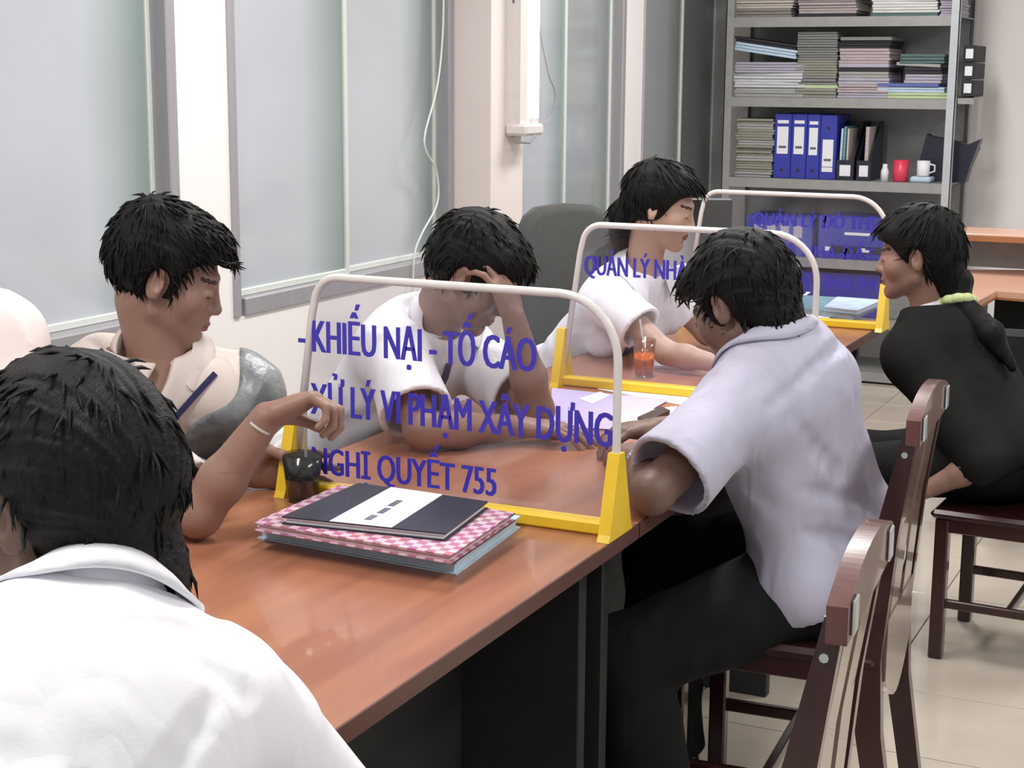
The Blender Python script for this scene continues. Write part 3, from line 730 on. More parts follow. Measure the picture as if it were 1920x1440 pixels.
signpx(S3, 4.95, -1.075, [('QUẢN LÝ ĐÔ THỊ', (1412, 425), (1640, 428), .042), ('HỒ SƠ NHÀ ĐẤT', (1405, 480), (1640, 486), .040), ('ĐT: 060 84', (1480, 537), (1640, 540), .040)])
# ------------------------------------------------------------------ chairs
def wood_chair(label, loc, rz, sz=1.0):
    """sitter faces +y, back at -y"""
    r = thing('dining_chair', label, 'chair', loc, rz, group='dark wooden visitor chairs'); r.scale = (1, 1, sz)
    MB().box((0, .0, .444), (.40, .42, .026), b=.010).build('seat', 'chair_wood', r)
    for sx in (-1, 1):
        MB().box((sx * .17, .18, .215), (.036, .036, .43), b=.004).build('leg', 'chair_wood', r)
        bk = MB(); pts = [(-.25, 0), (-.20, .30), (-.19, .45), (-.215, .70), (-.250, .90)]; w = [.020, .024, .026, .021, .012]
        poly = [(y - k, z) for (y, z), k in zip(pts, w)] + [(y + k, z) for (y, z), k in zip(pts, w)][::-1]
        bk.prism(poly, sx * .178 - .017, sx * .178 + .017, axis=0).build('back_post', 'chair_wood', r)
        MB().box((sx * .17, -.0, .17), (.018, .34, .026), b=.003).build('stretcher', 'chair_wood', r)
        MB().box((sx * .176, -.0, .412), (.02, .33, .045), b=.003).build('apron', 'chair_wood', r)
    MB().box((0, .18, .402), (.32, .02, .05), b=.003).build('apron', 'chair_wood', r)
    MB().box((0, .0, .17), (.33, .018, .024), b=.003).build('stretcher', 'chair_wood', r)
    n = 28; prof = []
    for i in range(n + 1):
        x = -.198 + .396 * i / n; u = abs(x) / .198; prof.append((x, .915 + .032 * (1 - u ** 2.2)))
    MB().prism(prof + [(x, .868) for x, z in prof[::-1]], -.266, -.240, axis=1).build('top_rail', 'chair_rail', r)
    arch = [(-.16, .52), (-.16, .40)] + [(-.16 + .32 * i / 10, .40 - .075 * math.sin(math.pi * i / 10)) for i in range(1, 10)] + [(.16, .40), (.16, .52)]
    MB().prism(arch, -.222, -.204, axis=1).build('lower_rail', 'chair_splat', r)
    def plate(x0, x1):
        t = MB(); q = [(-.213, .52), (-.226, .70), (-.250, .87)]
        for (ya, za), (yb, zb) in zip(q, q[1:]):
            vs = [(x, y + d, z) for x in (x0, x1) for (y, z) in ((ya, za), (yb, zb)) for d in (-.007, .007)]
            t.add(vs, [(0, 1, 3, 2), (4, 6, 7, 5), (0, 4, 5, 1), (2, 3, 7, 6), (0, 2, 6, 4), (1, 5, 7, 3)])
        t.build('back_slat', 'chair_splat', r)
    plate(-.135, -.025); plate(.025, .135)
    for sx in (-1, 1):
        MB().box((sx * .160, -.2685, .895), (.034, .005, .045), b=.002).build('bracket', 'chrome', r)
        MB().tube([(sx * .194, -.240, .85), (sx * .199, -.240, .85)], .006, 8).build('screw', 'chrome', r)
    return r
wood_chair('empty dark wooden chair at the bottom of the picture, nearest the desk corner', (-.69, 1.95, 0), math.radians(95))
wood_chair('dark wooden chair carrying the man in the lavender shirt', (-.820, 3.04, 0), math.radians(93.5))
wood_chair('dark wooden chair carrying the woman in the black suit', (-.53, 4.33, 0), math.pi / 2 - .05, .90)
def office_chair(label, loc, rz, back_h=.62):
    r = thing('office_chair', label, 'chair', loc, rz, group='grey swivel chairs on the staff side')
    n = 20
    def disc(w, h, k, z, nm):
        mb = MB(); rings = []
        for e, s in ((-1, .90), (-.6, 1.0), (.6, 1.0), (1, .90)):
            rings.append([(math.copysign(abs(math.cos(t)) ** .6, math.cos(t)) * w * s, math.copysign(abs(math.sin(t)) ** .6, math.sin(t)) * h * s, e * k) for t in [2 * math.pi * i / n for i in range(n)]])
        vs = [p for q in rings for p in q]; fs = [(i * n + j, i * n + (j + 1) % n, (i + 1) * n + (j + 1) % n, (i + 1) * n + j) for i in range(3) for j in range(n)] + [tuple(range(n))[::-1], tuple(range(3 * n, 4 * n))]
        if nm == 'seat': vs = [(x, y, z2 + z) for x, y, z2 in vs]
        else: vs = [(x, -.23 - z2 + (abs(x) / .22) ** 2 * .03 - (y) * .12, y + z) for x, y, z2 in vs]
        mb.add(vs, fs); return mb.build(nm, 'office_fabric', r, smooth=True)
    disc(.24, .235, .033, .42, 'seat'); disc(.225, back_h / 2, .03, .62 + back_h / 2 - .06, 'backrest')
    MB().tube([(0, -.10, .38), (0, -.27, .40), (0, -.29, .60)], .018, 8).build('back_bar', 'black_plastic', r)
    MB().lathe([(.028, .0), (.028, .30), (.05, .30), (.05, .335)], (0, 0, .06), 12).build('column', 'black_plastic', r)
    for i in range(5):
        a = i * 2 * math.pi / 5 + .3; d = V(math.cos(a), math.sin(a), 0)
        leg = MB().tube([V(0, 0, .085), d * .26 + V(0, 0, .065)], [.022, .014], 8).build('leg', 'black_plastic', r)
        MB().tube([d * .255 + V(-d[1], d[0], 0) * -.012 + V(0, 0, .027), d * .255 + V(-d[1], d[0], 0) * .012 + V(0, 0, .027)], .026, 10).build('caster', 'black_plastic', leg)
    return r
FACE = -math.pi / 2
office_chair('grey round-backed swivel chair carrying the woman behind the middle screen', (-1.84, 4.62, 0), FACE - .45, .56)
office_chair('grey swivel chair hidden under the clerk resting forehead on hand', (-1.90, 3.12, 0), FACE, .14)
office_chair('grey swivel chair hidden under the young man in the beige shirt', (-2.08, 2.33, 0), FACE, .14)
office_chair('grey swivel chair hidden under the clerk at the far left edge', (-2.08, 1.70, 0), FACE, .14)
# seat of the boy in front
# ------------------------------------------------------------------ grey shelves
SY0, SY1 = 7.98, 8.43
SX0, SX1 = float(at(1357, 200, Y=SY0)[0]), float(at(1790, 200, Y=SY0)[0])
sh = thing('metal_shelving', 'grey slotted steel shelving unit full of papers and binders at the back', 'shelf', ((SX0 + SX1) / 2, (SY0 + SY1) / 2, 0))
sw, sd = SX1 - SX0, SY1 - SY0
zl = lambda py: float(at(1580, py, Y=SY0)[2])
LV = [.06, .33, zl(487), zl(339), zl(184), zl(31), 2.16]
for ix, sx in enumerate((-1, 1)):
    for sy in (-1, 1):
        x, y = sx * sw / 2, sy * sd / 2
        p = MB().box((x - sx * .002, y - sy * .02, 1.1), (.004, .04, 2.2)); p.box((x - sx * .02, y - sy * .002, 1.1), (.04, .004, 2.2))
        for k in range(14): p.box((x - sx * .02, y + sy * .0008, .2 + k * .15), (.008, .002, .03))
        p.build('corner_post', 'grey_metal_light' if (sx > 0 and sy < 0) else 'grey_metal', sh)
for z in LV:
    s = MB().box((0, 0, z - .003), (sw - .01, sd - .01, .005)); s.box((0, -sd / 2 + .004, z - .024), (sw - .012, .004, .048)); s.box((0, sd / 2 - .004, z - .024), (sw - .012, .004, .048))
    s.build('shelf_board', 'grey_metal', sh)
MB().box((0, sd / 2 - .012, 1.2), (sw - .05, .003, 1.9)).build('back_panel', 'grey_metal', sh)
YF = SY0 + .03
def sx(px, py=300): return float(at(px, py, Y=YF)[0])
def on_shelf(lv): return LV[lv] + .0002
cnt = 0
def stack(name, lv, px0, px1, items, group, label, depth=.30, cat='papers', z0=None, sc=1.55):
    "items: (thickness, material, dx, rot, tilt) bottom to top"
    global cnt
    z = on_shelf(lv) if z0 is None else z0; x0, x1 = sx(px0), sx(px1)
    for k, it in enumerate(items):
        t, m, dx, rot = it[:4]; t *= sc; tilt = it[4] if len(it) > 4 else 0
        w_ = (x1 - x0) * (it[5] if len(it) > 5 else 1)
        mb = MB(); nl = max(1, int(t / .012))
        R = Matrix.Rotation(tilt, 3, 'Y') @ Matrix.Rotation(rot, 3, 'Z')
        R = np.array(R)
        top = t + abs(math.sin(tilt)) * w_
        for q in range(nl):
            mb.box(tuple(R @ np.array([random.uniform(-.004, .004), random.uniform(-.006, .006), (q + .5) * t / nl])), (w_ * random.uniform(.96, 1), depth * random.uniform(.95, 1), t / nl * .9), b=.002, R=R)
        v = np.array(mb.v); zz = v[:, 2].min()
        mb.v = [tuple(a - V(0, 0, zz)) for a in v]
        o = mb.build(name, m, loc=((x0 + x1) / 2 + dx, YF + .02 + depth / 2, z))
        tag(o, label[k] if isinstance(label, (list, tuple)) else label, cat, group)
        z += v[:, 2].max() - zz + .0006 if abs(tilt) < .02 else t + .001
    return z
for k, c in dict(pap_white=(.66, .67, .70), pap_grey=(.40, .40, .39), pap_dim=(.24, .24, .235), pap_pink=(.50, .42, .43), pap_lil=(.46, .43, .52), pap_green=(.55, .66, .40), pap_blue=(.12, .16, .42),
                 pap_cream=(.60, .55, .50), pap_teal=(.10, .17, .17), pap_olive=(.30, .30, .25), pap_bright=(.80, .80, .78), pap_sky=(.55, .70, .85), pap_brown=(.28, .25, .23), pap_black=(.025, .024, .03), teal_book=(.16, .32, .38)).items():
    dm(k, c, .7, noise=(50, tuple(v * .7 for v in c), .8, (.3, .3, 9)))
dm('binder_blue', (.035, .045, .36), .35, noise=(20, (.03, .04, .30), .6)); dm('binder_dark', (.012, .013, .03), .4, noise=(20, (.02, .02, .04), .6))
dm('label_white', (.80, .80, .84), .6, noise=(50, (.74, .74, .78), .5)); dm('print_grey', (.10, .10, .16), .6, noise=(50, (.2, .2, .2), .5))
# top visible level
stack('paper_bundle', 5, 1366, 1472, [(.03, 'pap_brown', 0, 0), (.05, 'pap_cream', 0, .02), (.06, 'pap_cream', .005, -.02)], 'bundles on the upper shelf', ['thin brown paper bundle under the leftmost cream bundles of the upper shelf', 'lower cream paper bundle at the left end of the upper shelf', 'upper cream paper bundle at the left end of the upper shelf'])
stack('paper_bundle', 5, 1482, 1592, [(.012, 'pap_black', 0, 0), (.035, 'pap_pink', 0, .01), (.06, 'pap_brown', .0, -.01)], 'bundles on the upper shelf', ['thin black folder under the middle bundle of the upper shelf', 'pinkish paper bundle in the middle of the upper shelf', 'brown paper bundle on top in the middle of the upper shelf'])
stack('paper_bundle', 5, 1618, 1742, [(.012, 'pap_teal', 0, 0), (.035, 'pap_bright', 0, .02), (.05, 'pap_white', .0, -.02)], 'bundles on the upper shelf', ['thin dark folder under the white bundles of the upper shelf', 'bright white paper bundle on the upper shelf', 'greyish white paper bundle on top of the bright one, upper shelf'])
stack('paper_bundle', 5, 1745, 1782, [(.07, 'pap_lil', 0, 0), (.03, 'pap_grey', 0, .02)], 'bundles on the upper shelf', ['speckled lilac bundle at the right end of the upper shelf', 'grey bundle atop the speckled lilac one, upper shelf'], depth=.25)
# second visible level
stack('paper_bundle', 4, 1368, 1500, [(.022, 'pap_grey', 0, 0), (.028, 'pap_white', .004, .03), (.030, 'pap_white', -.006, -.03), (.035, 'pap_lil', .0, .02)], 'loose bundles at the left of the second shelf',
      ['grey bundle at the very bottom left of the second shelf', 'white bundle second from the bottom left of the second shelf', 'crumpled white bundle third from the bottom left of the second shelf', 'lavender grey bundle under the leaning white roll'])
stack('paper_bundle', 4, 1366, 1484, [(.034, 'pap_sky', 0, 0, .14), (.02, 'pap_black', .0, 0, .14)], 'leaning bundles at the left of the second shelf', ['bright bluish white bundle leaning down to the right on the second shelf', 'dark bundle lying on the leaning bluish white one'], z0=LV[4] + .19, sc=1.3)
stack('paper_bundle', 4, 1484, 1560, [(.03, 'pap_olive', 0, 0), (.012, 'pap_green', 0, .02), (.03, 'pap_dim', .0, 0), (.05, 'pap_olive', 0, 0), (.09, 'pap_dim', .0, .0)], 'dim bundles on the second shelf',
      ['olive bundle at the bottom between the white and pink stacks', 'thin greenish bundle in the dim stack of the second shelf', 'dark grey bundle halfway up the dim stack', 'olive bundle near the top of the dim stack', 'grey-brown box on top of the dim stack'], depth=.26)
stack('folder', 4, 1562, 1658, [(.018, 'pap_lil', .0, 0), (.026, 'pap_pink', 0, 0), (.022, 'pap_lil', 0, .01), (.020, 'pap_grey', 0, 0), (.014, 'pap_black', 0, 0), (.014, 'pap_lil', 0, 0), (.018, 'pap_pink', 0, 0), (.03, 'pap_pink', 0, 0), (.025, 'pap_black', 0, 0), (.012, 'pap_dim', 0, 0)], 'folders in the tall pink stack of the second shelf',
      ['pale lilac folder at the bottom of the tall pink stack', 'pink folder second from the bottom of the tall stack', 'lilac folder third from the bottom of the tall stack', 'grey folder fourth from the bottom of the tall stack', 'thin black folder in the middle of the tall stack', 'thin lilac folder just above the black one of the tall stack', 'thin pink folder four below the top of the tall stack', 'thick brownish pink folder near the top of the tall stack', 'black folder second from the top of the tall stack', 'thin dim folder topmost of the tall stack'], cat='folder')
stack('folder', 4, 1632, 1772, [(.020, 'pap_green', 0, 0), (.018, 'pap_sky', -.01, .01, 0, .9), (.012, 'pap_blue', -.02, 0, 0, .85), (.03, 'pap_lil', .05, .0, 0, .5), (.02, 'pap_black', .05, .0, 0, .5), (.012, 'pap_grey', .02, 0, .05, .6), (.03, 'pap_teal', .04, 0, 0, .6)], 'folders at the right of the second shelf',
      ['lime green folder at the bottom right of the second shelf', 'pale blue folder on the lime green one', 'navy folder on the pale blue one', 'lilac folder on the navy one at the right of the second shelf', 'black folder above the lilac one at the right', 'thin grey folder tilted near the right post', 'dark teal folder topmost near the right post'], cat='folder', depth=.28)
for k in range(3):
    mb = MB().box((0, 0, .04), (.06, .28, .078), b=.003); o = mb.build('box_file', 'pap_black', loc=(SX1 + .045, YF + .17, 1.438 + k * .082)); 
    tag(o, ['lowest', 'middle', 'topmost'][k] + ' black box file stacked outside the right post of the shelves', 'file', 'black box files beside the shelves')
    MB().box((0, -.1415, .04), (.035, .002, .045)).build('spine_label', 'label_white', o)
mb = MB().box((.045, .17, 1.4345), (.075, .34, .005)); mb.box((.045, .002, 1.42), (.075, .004, .034)); mb.v = [(x - 0, y, z) for x, y, z in mb.v]
o = mb.build('shelf_extension', 'grey_metal', sh, loc=(SX1 - (SX0 + SX1) / 2, YF - (SY0 + SY1) / 2, 0))
# third level: grey stack, blue binders, leaning magazines, cups
stack('folder', 3, 1376, 1446, [(.024, 'pap_olive' if i % 3 else 'pap_grey', random.uniform(-.004, .004), random.uniform(-.02, .02)) for i in range(11)], 'folders of the dim left stack on the third shelf',
      ['dim grey folder in the left stack of the third shelf, ' + p for p in ('lowest of all', 'second from the bottom', 'third from the bottom', 'fourth from the bottom', 'fifth from the bottom', 'exactly in the middle', 'fifth from the top', 'fourth from the top', 'third from the top', 'second from the top', 'topmost of all')], cat='folder', sc=1.16)
zb = on_shelf(3)
def binder(px0, px1, h, m, label, lab, grp, d=.28, z=None, name='lever_arch_file'):
    x0, x1 = sx(px0), sx(px1); w_ = x1 - x0 - .002
    mb = MB().box((0, 0, h / 2), (w_, d, h), b=.003); o = mb.build(name, m, loc=((x0 + x1) / 2, YF + .02 + d / 2, zb if z is None else z)); tag(o, label, 'binder', grp)
    for a, b in lab: 
        l = MB().box((0, -d / 2 - .0008, (a + b) / 2 * h), (w_ * .66, .0016, (b - a) * h)).build('spine_label', 'label_white', o)
        if b - a > .25: MB().box((0, -d / 2 - .0019, (a * .75 + b * .25) * h), (w_ * .45, .0008, .012)).build('print_line', 'print_grey', l)
    MB().tube([(0, -d / 2 - .0003, .13 * h if lab[0][0] > .2 else .8 * h), (0, -d / 2 - .002, .13 * h if lab[0][0] > .2 else .8 * h)], .008, 10).build('finger_ring', 'binder_dark', o)
binder(1448, 1480, (.325), 'binder_blue', 'leftmost of the three blue ring binders with high labels', [(.38, .80), (.85, .90)], 'blue binders on the third shelf')
binder(1480, 1509, (.325), 'binder_blue', 'middle one of the three blue ring binders with high labels', [(.38, .80), (.85, .90)], 'blue binders on the third shelf')
binder(1509, 1534, (.325), 'binder_blue', 'rightmost of the three blue ring binders with high labels', [(.37, .79), (.84, .89)], 'blue binders on the third shelf')
binder(1534, 1565, .322, 'binder_blue', 'blue ring binder with its white label set low', [(.12, .19), (.20, .62)], 'blue binders on the third shelf')
def magfile(px0, px1, label):
    x0, x1 = sx(px0), sx(px1); w_ = x1 - x0 - .003; t = thing('magazine_holder', label, 'holder', ((x0 + x1) / 2, YF + .15, zb), group='magazine holders on the third shelf')
    MB().box((0, -.125, .05), (w_, .004, .10)).build('front', 'binder_dark', t); MB().box((0, -.1275, .048), (w_ * .62, .0015, .055)).build('label_card', 'label_white', t)
    for s in (-1, 1): MB().prism([(-.125, 0), (.12, 0), (.12, .29), (.06, .29), (-.125, .10)], s * w_ / 2 - s * .003 - .0015, s * w_ / 2 - s * .003 + .0015, axis=0).build('side', 'binder_dark', t)
    MB().box((0, .12, .145), (w_, .004, .29)).build('back', 'binder_dark', t); MB().box((0, 0, .002), (w_, .245, .004)).build('base', 'binder_dark', t)
    return x0, x1
a, b = magfile(1566, 1600, 'dark magazine holder beside the low-labelled blue binder, full of bluish papers')
def leaf(x, t_, h, m, lean_, label, grp, d=.2):
    o = MB().box((0, 0, h / 2), (t_, d, h), b=.001).build('magazine', m, loc=(x, YF + .14, zb + .006)); o.rotation_euler = (0, lean_ * .25, 0); tag(o, label, 'magazine', grp)
leaf(a + .014, .010, .25, 'pap_sky', .10, 'pale blue magazine leaning in the left magazine holder', 'magazines in the holders'); leaf(a + .030, .012, .26, 'teal_book', .08, 'teal magazine leaning in the left magazine holder', 'magazines in the holders')
leaf(a + .048, .009, .25, 'pap_cream', .05, 'cream magazine leaning in the left magazine holder', 'magazines in the holders')
a, b = magfile(1604, 1632, 'dark magazine holder at the right end of the binders, with one pinkish file'); leaf((a + b) / 2 + .006, .018, .26, 'pap_pink', .03, 'pinkish white file standing in the right magazine holder', 'magazines in the holders')
def cup(x, y, z, r, h, m, label, handle=False, name='cup'):
    mb = MB().lathe([(r * .85, 0), (r * .97, .006), (r, h), (r - .004, h), (r * .85, .008), (.001, .006)], n=24); o = mb.build(name, m, smooth=True, loc=(x, y, z)); tag(o, label, 'cup')
    if handle: MB().tube([(r * .9, 0, h * .8), (r + .022, 0, h * .72), (r + .024, 0, h * .35), (r * .9, 0, h * .2)], .0045, 8).build('handle', m, o, smooth=True)
    return o
cup(sx(1684), YF + .07, zb, .038, .105, 'red', 'bright red mug standing on the third shelf', False)
cup(sx(1727), YF + .07, zb + .030, .032, .075, 'label_white', 'small white cup standing on the folded cloth beside the dark bag', True)
o = centred(MB().box((sx(1725), YF + .08, zb + .014), (.10, .12, .028), b=.008), 'folded_cloth', 'pap_sky', 'pale blue folded cloth under the white cup on the third shelf', 'cloth')
mb = MB().lathe([(.020, 0), (.020, .05), (.012, .07), (.012, .085)], n=16); tag(mb.build('glue_bottle', 'label_white', smooth=True, loc=(sx(1656), YF + .05, zb)), 'small pale bottle left of the red mug', 'bottle')
# dark pointed bag leaning on the right post
bag = thing('dark_bag', 'black carrier bag with pointed top corners at the right end of the third shelf', 'bag', (sx(1775), YF + .20, zb))
x0, x1 = sx(1710) - sx(1775), sx(1822) - sx(1775)
P = [(x0, 0), (x0 + .01, .12), (x0 + .035, .235), (x0 + .05, .225), (.02, .20), (x1 - .05, .185), (x1 + .01, .215), (x1 - .03, .09), (x1 - .05, 0)]
MB().prism(P, -.05, .03, axis=1).build('sack', 'binder_dark', bag); MB().prism([(x * .9, z * .8) for x, z in P], .028, .06, axis=1).build('gusset', 'binder_dark', bag)
# fourth level: dark blue boxes with labels
z4 = on_shelf(2)
def carton(px0, px1, py0, py1, m, label, name='document_box'):
    x0, x1 = sx(px0, py1), sx(px1, py1); h = float(at(1500, py0, Y=YF)[2] - at(1500, py1, Y=YF)[2])
    o = MB().box((0, 0, h / 2), (x1 - x0, .30, h), b=.004).build(name, m, loc=((x0 + x1) / 2, YF + .17, z4)); return tag(o, label, 'box'), h
o, h = carton(1395, 1520, 396, 470, 'binder_blue', 'wide blue document box left on the lower shelf', 'document_box')
for k in range(4): MB().box((-.11 + k * .07, -.151, h * .62), (.045, .002, h * .3)).build('patch', 'pap_lil', o)
o, h = carton(1530, 1680, 398, 476, 'binder_blue', 'blue document box with white printing on the lower shelf')
MB().box((.0, -.152, h * .60), (.13, .002, .014)).build('print_line', 'label_white', o)
o.location.z += .0
for k, px in enumerate((1557, 1629)):
    MB().box((sx(px) - o.location.x, -.152, h * .22), (.045, .003, .022), b=.003).build('label_card', 'label_white', o)
MB().box((0, -.1515, h * .22), (.30, .002, .035)).build('dark_band', 'binder_dark', o)
z5 = on_shelf(1)
for k, (a, b2, m, l) in enumerate([(1380, 1480, 'pap_lil', 'lilac paper box at the left of the lowest visible shelf'), (1490, 1660, 'binder_blue', 'long blue box on the lowest visible shelf'), (1665, 1760, 'pap_dim', 'dim grey box right on the lowest visible shelf')]):
    o = MB().box((0, 0, .11), (sx(b2) - sx(a), .30, .22), b=.004).build('document_box', m, loc=((sx(a) + sx(b2)) / 2, YF + .17, z5)); tag(o, l, 'box')
# ------------------------------------------------------------------ desk at the right, in front of the back wall
zt = .75
q = [at(1786, 512, z=zt), at(1820, 572, z=zt), at(1868, 546, z=zt), at(1990, 556, z=zt), at(2010, 507, z=zt), at(1786, 505, z=zt)]
poly = [(float(p[0]), float(p[1])) for p in q]
cx = sum(p[0] for p in poly) / 6; cy = sum(p[1] for p in poly) / 6
ds = thing('corner_desk', 'pale orange corner desk with a raised shelf, right behind the woman in black', 'desk', (cx, cy, 0)); lp = [(a - cx, b - cy) for a, b in poly]
MB().prism(lp, zt - .028, zt).build('desktop', 'wood_pale', ds)
MB().prism([(a * 1.004, b * 1.004) for a, b in lp], zt - .031, zt - .022).build('edge_band', 'wood_pale_edge', ds)
yb = poly[5][1] - cy; xl, xr = lp[5][0], lp[4][0]
zr = float(at(1800, 437, Y=poly[5][1])[2])
MB().box(((xl + xr) / 2, yb + .02, zr), (xr - xl + .02, .30, .024), b=.002).build('raised_shelf', 'wood_pale', ds)
MB().box(((xl + xr) / 2, yb - .131, zr - .006), (xr - xl + .02, .006, .022)).build('edge_band', 'wood_pale_edge', ds)
for x in (xl + .02, xr - .02): MB().box((x, yb + .0, (zt + zr) / 2), (.025, .22, zr - zt - .024)).build('upright', 'grey_metal_light', ds)
MB().box(((xl + xr) / 2, yb + .16, (zt + zr) / 2 - .0), (xr - xl, .016, zr - zt)).build('shelf_back', 'grey_metal', ds)
MB().box(((xl + xr) / 2 + .1, (lp[2][1] + yb) / 2, .36), (xr - xl - .25, .02, .715)).build('modesty_panel', 'panel_dark', ds)
for x in (xl + .16, xr - .05): MB().box((x, (lp[2][1] + yb) / 2 - .03, .36), (.025, .40, .715)).build('end_panel', 'panel_dark', ds)
bc = thing('dark_fill_chair', 'added black chair shape standing in for the dark space under the corner desk at the right edge', 'chair', (-.66, 5.62, 0), .1)  # chair shape added to fill in the darkness under the desk
MB().box((0, 0, .45), (.46, .46, .07), b=.03).build('seat', 'black_plastic', bc); MB().box((0, -.24, .54), (.46, .05, .36), b=.02).build('backrest', 'black_plastic', bc)
for a in (-1, 1):
    for b in (-1, 1): MB().tube([(a * .19, b * .19, .42), (a * .21, b * .21, 0)], .015, 8).build('leg', 'black_plastic', bc)
# ------------------------------------------------------------------ wall lamp, cables
L0 = at(975, 252, Y=5.52); lx = XW + .16
lamp = thing('wall_lamp', 'long white emergency lamp hanging on the pillar, with a bright tube', 'lamp', (lx, 5.56, float(L0[2])))
H = 1.0
g = MB().prism([(0, -.075), (.060, -.075), (.068, -.03), (.068, .075), (0, .075)], .03, H, axis=2); g.build('housing', 'white_frame', lamp)
MB().box((.046, -.004, .018), (.092, .16, .045), b=.01).build('end_cap', 'white_frame', lamp); 
MB().tube([(.079, .02, .06), (.079, .02, H - .05)], .014, 12).build('lamp_tube', mat('tube_glow', (.95, .95, .95), .4, emis=((1, 1, 1), 1.4)), lamp)
MB().tube([(.02, -.06, -.004), (.05, -.075, -.028), (.09, -.05, -.03), (.10, -.02, -.004)], .005, 8).build('carry_handle', 'grey_metal', lamp)
for k in range(7): MB().box((.030 + .002 * (k % 2), -.0757, .62 - k * .022), (.008, .001, .015 - .004 * (k % 3))).build('printed_mark', 'print_grey', lamp)
pts = [V(.066, .07, .45), V(.07, .09, .35), V(.08, .14, .22), V(.08, .20, .15), V(.07, .18, .06), V(.06, .08, .01)]
def spline(P, n=8):
    P = [P[0]] + list(P) + [P[-1]]; out = []
    for i in range(1, len(P) - 2):
        a, b, c, d = P[i - 1:i + 3]
        for k in range(n):
            t = k / n; out.append(.5 * ((2 * b) + (c - a) * t + (2 * a - 5 * b + 4 * c - d) * t * t + (3 * b - a - 3 * c + d) * t ** 3))
    return out + [P[-2]]
MB().tube(spline(pts), .0028, 6).build('flex', 'grey_metal', lamp, smooth=True)
cp = [at(832, -60, X=XW + .012), at(830, 60, X=XW + .014), at(820, 160, X=XW + .02), at(797, 250, X=XW + .03), at(800, 285, X=XW + .03), at(818, 320, X=XW + .02), at(820, 380, X=XW + .02), at(790, 440, X=XW + .02), at(777, 480, X=XW + .02), at(774, 560, X=XW + .02)]
o = MB().tube(spline(cp), .004, 6).build('cable', 'alu_light', smooth=True); tag(o, 'thin white cable dangling down the window frame beside the pillar', 'cable')
# ------------------------------------------------------------------ books and papers on the desks
def flat(name, label, cat, corners, t, m, z=.7503, group=None, bottom=None):
    P = [at(x, y, z=z) for x, y in corners]; c = np.mean(P, 0); root = thing(name, label, cat, (c[0], c[1], z), group=group)
    loc = [(float(p[0] - c[0]), float(p[1] - c[1])) for p in P]; return root, loc, c
def paper(label, px, z=.7504, m='paper', name='paper_sheet', group='loose papers on the desks', t=.0012, cat='paper'):
    P = [at(x, y, z=z) for x, y in px]; c = np.mean(P, 0); mb = MB().prism([(float(p[0] - c[0]), float(p[1] - c[1])) for p in P], 0, t)
    return tag(mb.build(name, m, loc=(c[0], c[1], z)), label, cat, group)
def book(label, px, t, cover, pages, z, group, name='register_book', wave=0, cat='book'):
    "px: near-left, near-right, far-right, far-left corners of the top face as seen; a book with cover boards and a page block"
    P = [at(x, y, z=z + t) for x, y in px]; c = np.mean(P, 0); q = [(float(p[0] - c[0]), float(p[1] - c[1])) for p in P]; r = thing(name, label, cat, (c[0], c[1], z), group=group)
    ct = .0022
    MB().prism(q, 0, ct).build('back_cover', cover, r); MB().prism(q, t - ct, t).build('front_cover', cover, r)
    inn = [(x * .975, y * .975) for x, y in q]
    n = max(2, int((t - 2 * ct) / .0035)); pb = MB()
    for k in range(n):
        j = random.uniform(.982, 1.0); pb.prism([(x * j, y * j) for x, y in inn], ct + (t - 2 * ct) * k / n, ct + (t - 2 * ct) * (k + .82) / n)
    tag(pb.build('page_block', pages, r), kind='stuff'); return r, q
G = 'chequered register books stacked on the nearest desk'
bk = [(478, 980), (848, 1042), (966, 962), (640, 909)]
dm('page_blue', (.62, .76, .84), .8, noise=(90, (.42, .54, .64), .6, (.4, .4, 14))); dm('page_pink', (.72, .56, .60), .8, noise=(90, (.45, .25, .32), .7, (.4, .4, 14)))
z = .7504
book('pale blue edged register book at the bottom of the stack', [(482, 986), (856, 1054), (976, 967), (646, 912)], .022, 'page_blue', 'page_blue', z, G); z += .0225
book('thin register book with pinkish pages in the middle of the stack', bk, .014, 'navy', 'page_pink', z, G); z += .0145
book('pink chequered register book on top of the stack', [(x - 2, y - 1) for x, y in bk], .014, 'plaid', 'page_pink', z, G); z += .0145
r, q = book('black folder with a wide white label lying on the register books', [(528, 968), (835, 1000), (915, 940), (672, 905)], .013, 'binder_dark', 'paper', z, None, name='black_folder', cat='folder')
a0, a1, a2, a3 = [V(*p, 0) for p in q]
lab = [lean(a0, a1, .30), lean(a0, a1, .68), lean(a3, a2, .66), lean(a3, a2, .26)]
MB().prism([(p[0], p[1]) for p in lab], .0131, .0138).build('label_band', 'paper', r)
dirx = nrm(lab[3] - lab[0]); ang = math.atan2(dirx[1], dirx[0])
for k, (u, v, w_) in enumerate([(.18, .50, .030), (.38, .52, .034), (.60, .50, .040)]):
    c = lean(lean(lab[0], lab[1], v), lean(lab[3], lab[2], v), u)
    MB().box((c[0], c[1], .0141), (w_, .012, .0004), rz=ang).build('printed_line', 'print_grey', r)
paper('large white sheet lying behind the lilac forms', [(1120, 730), (1330, 770), (1330, 728), (1135, 718)])
paper('lilac printed form on the middle desk, right of the clerk resting forehead on hand', [(1030, 800), (1155, 806), (1255, 750), (1035, 728)], z=.7518, m='paper_lilac')
paper('small white note lying across the lilac form', [(1085, 748), (1110, 758), (1145, 742), (1125, 735)], z=.7532)
paper('white open sheets under the hands of the man in the lavender shirt', [(1165, 800), (1260, 775), (1270, 762), (1150, 778)], z=.7532)
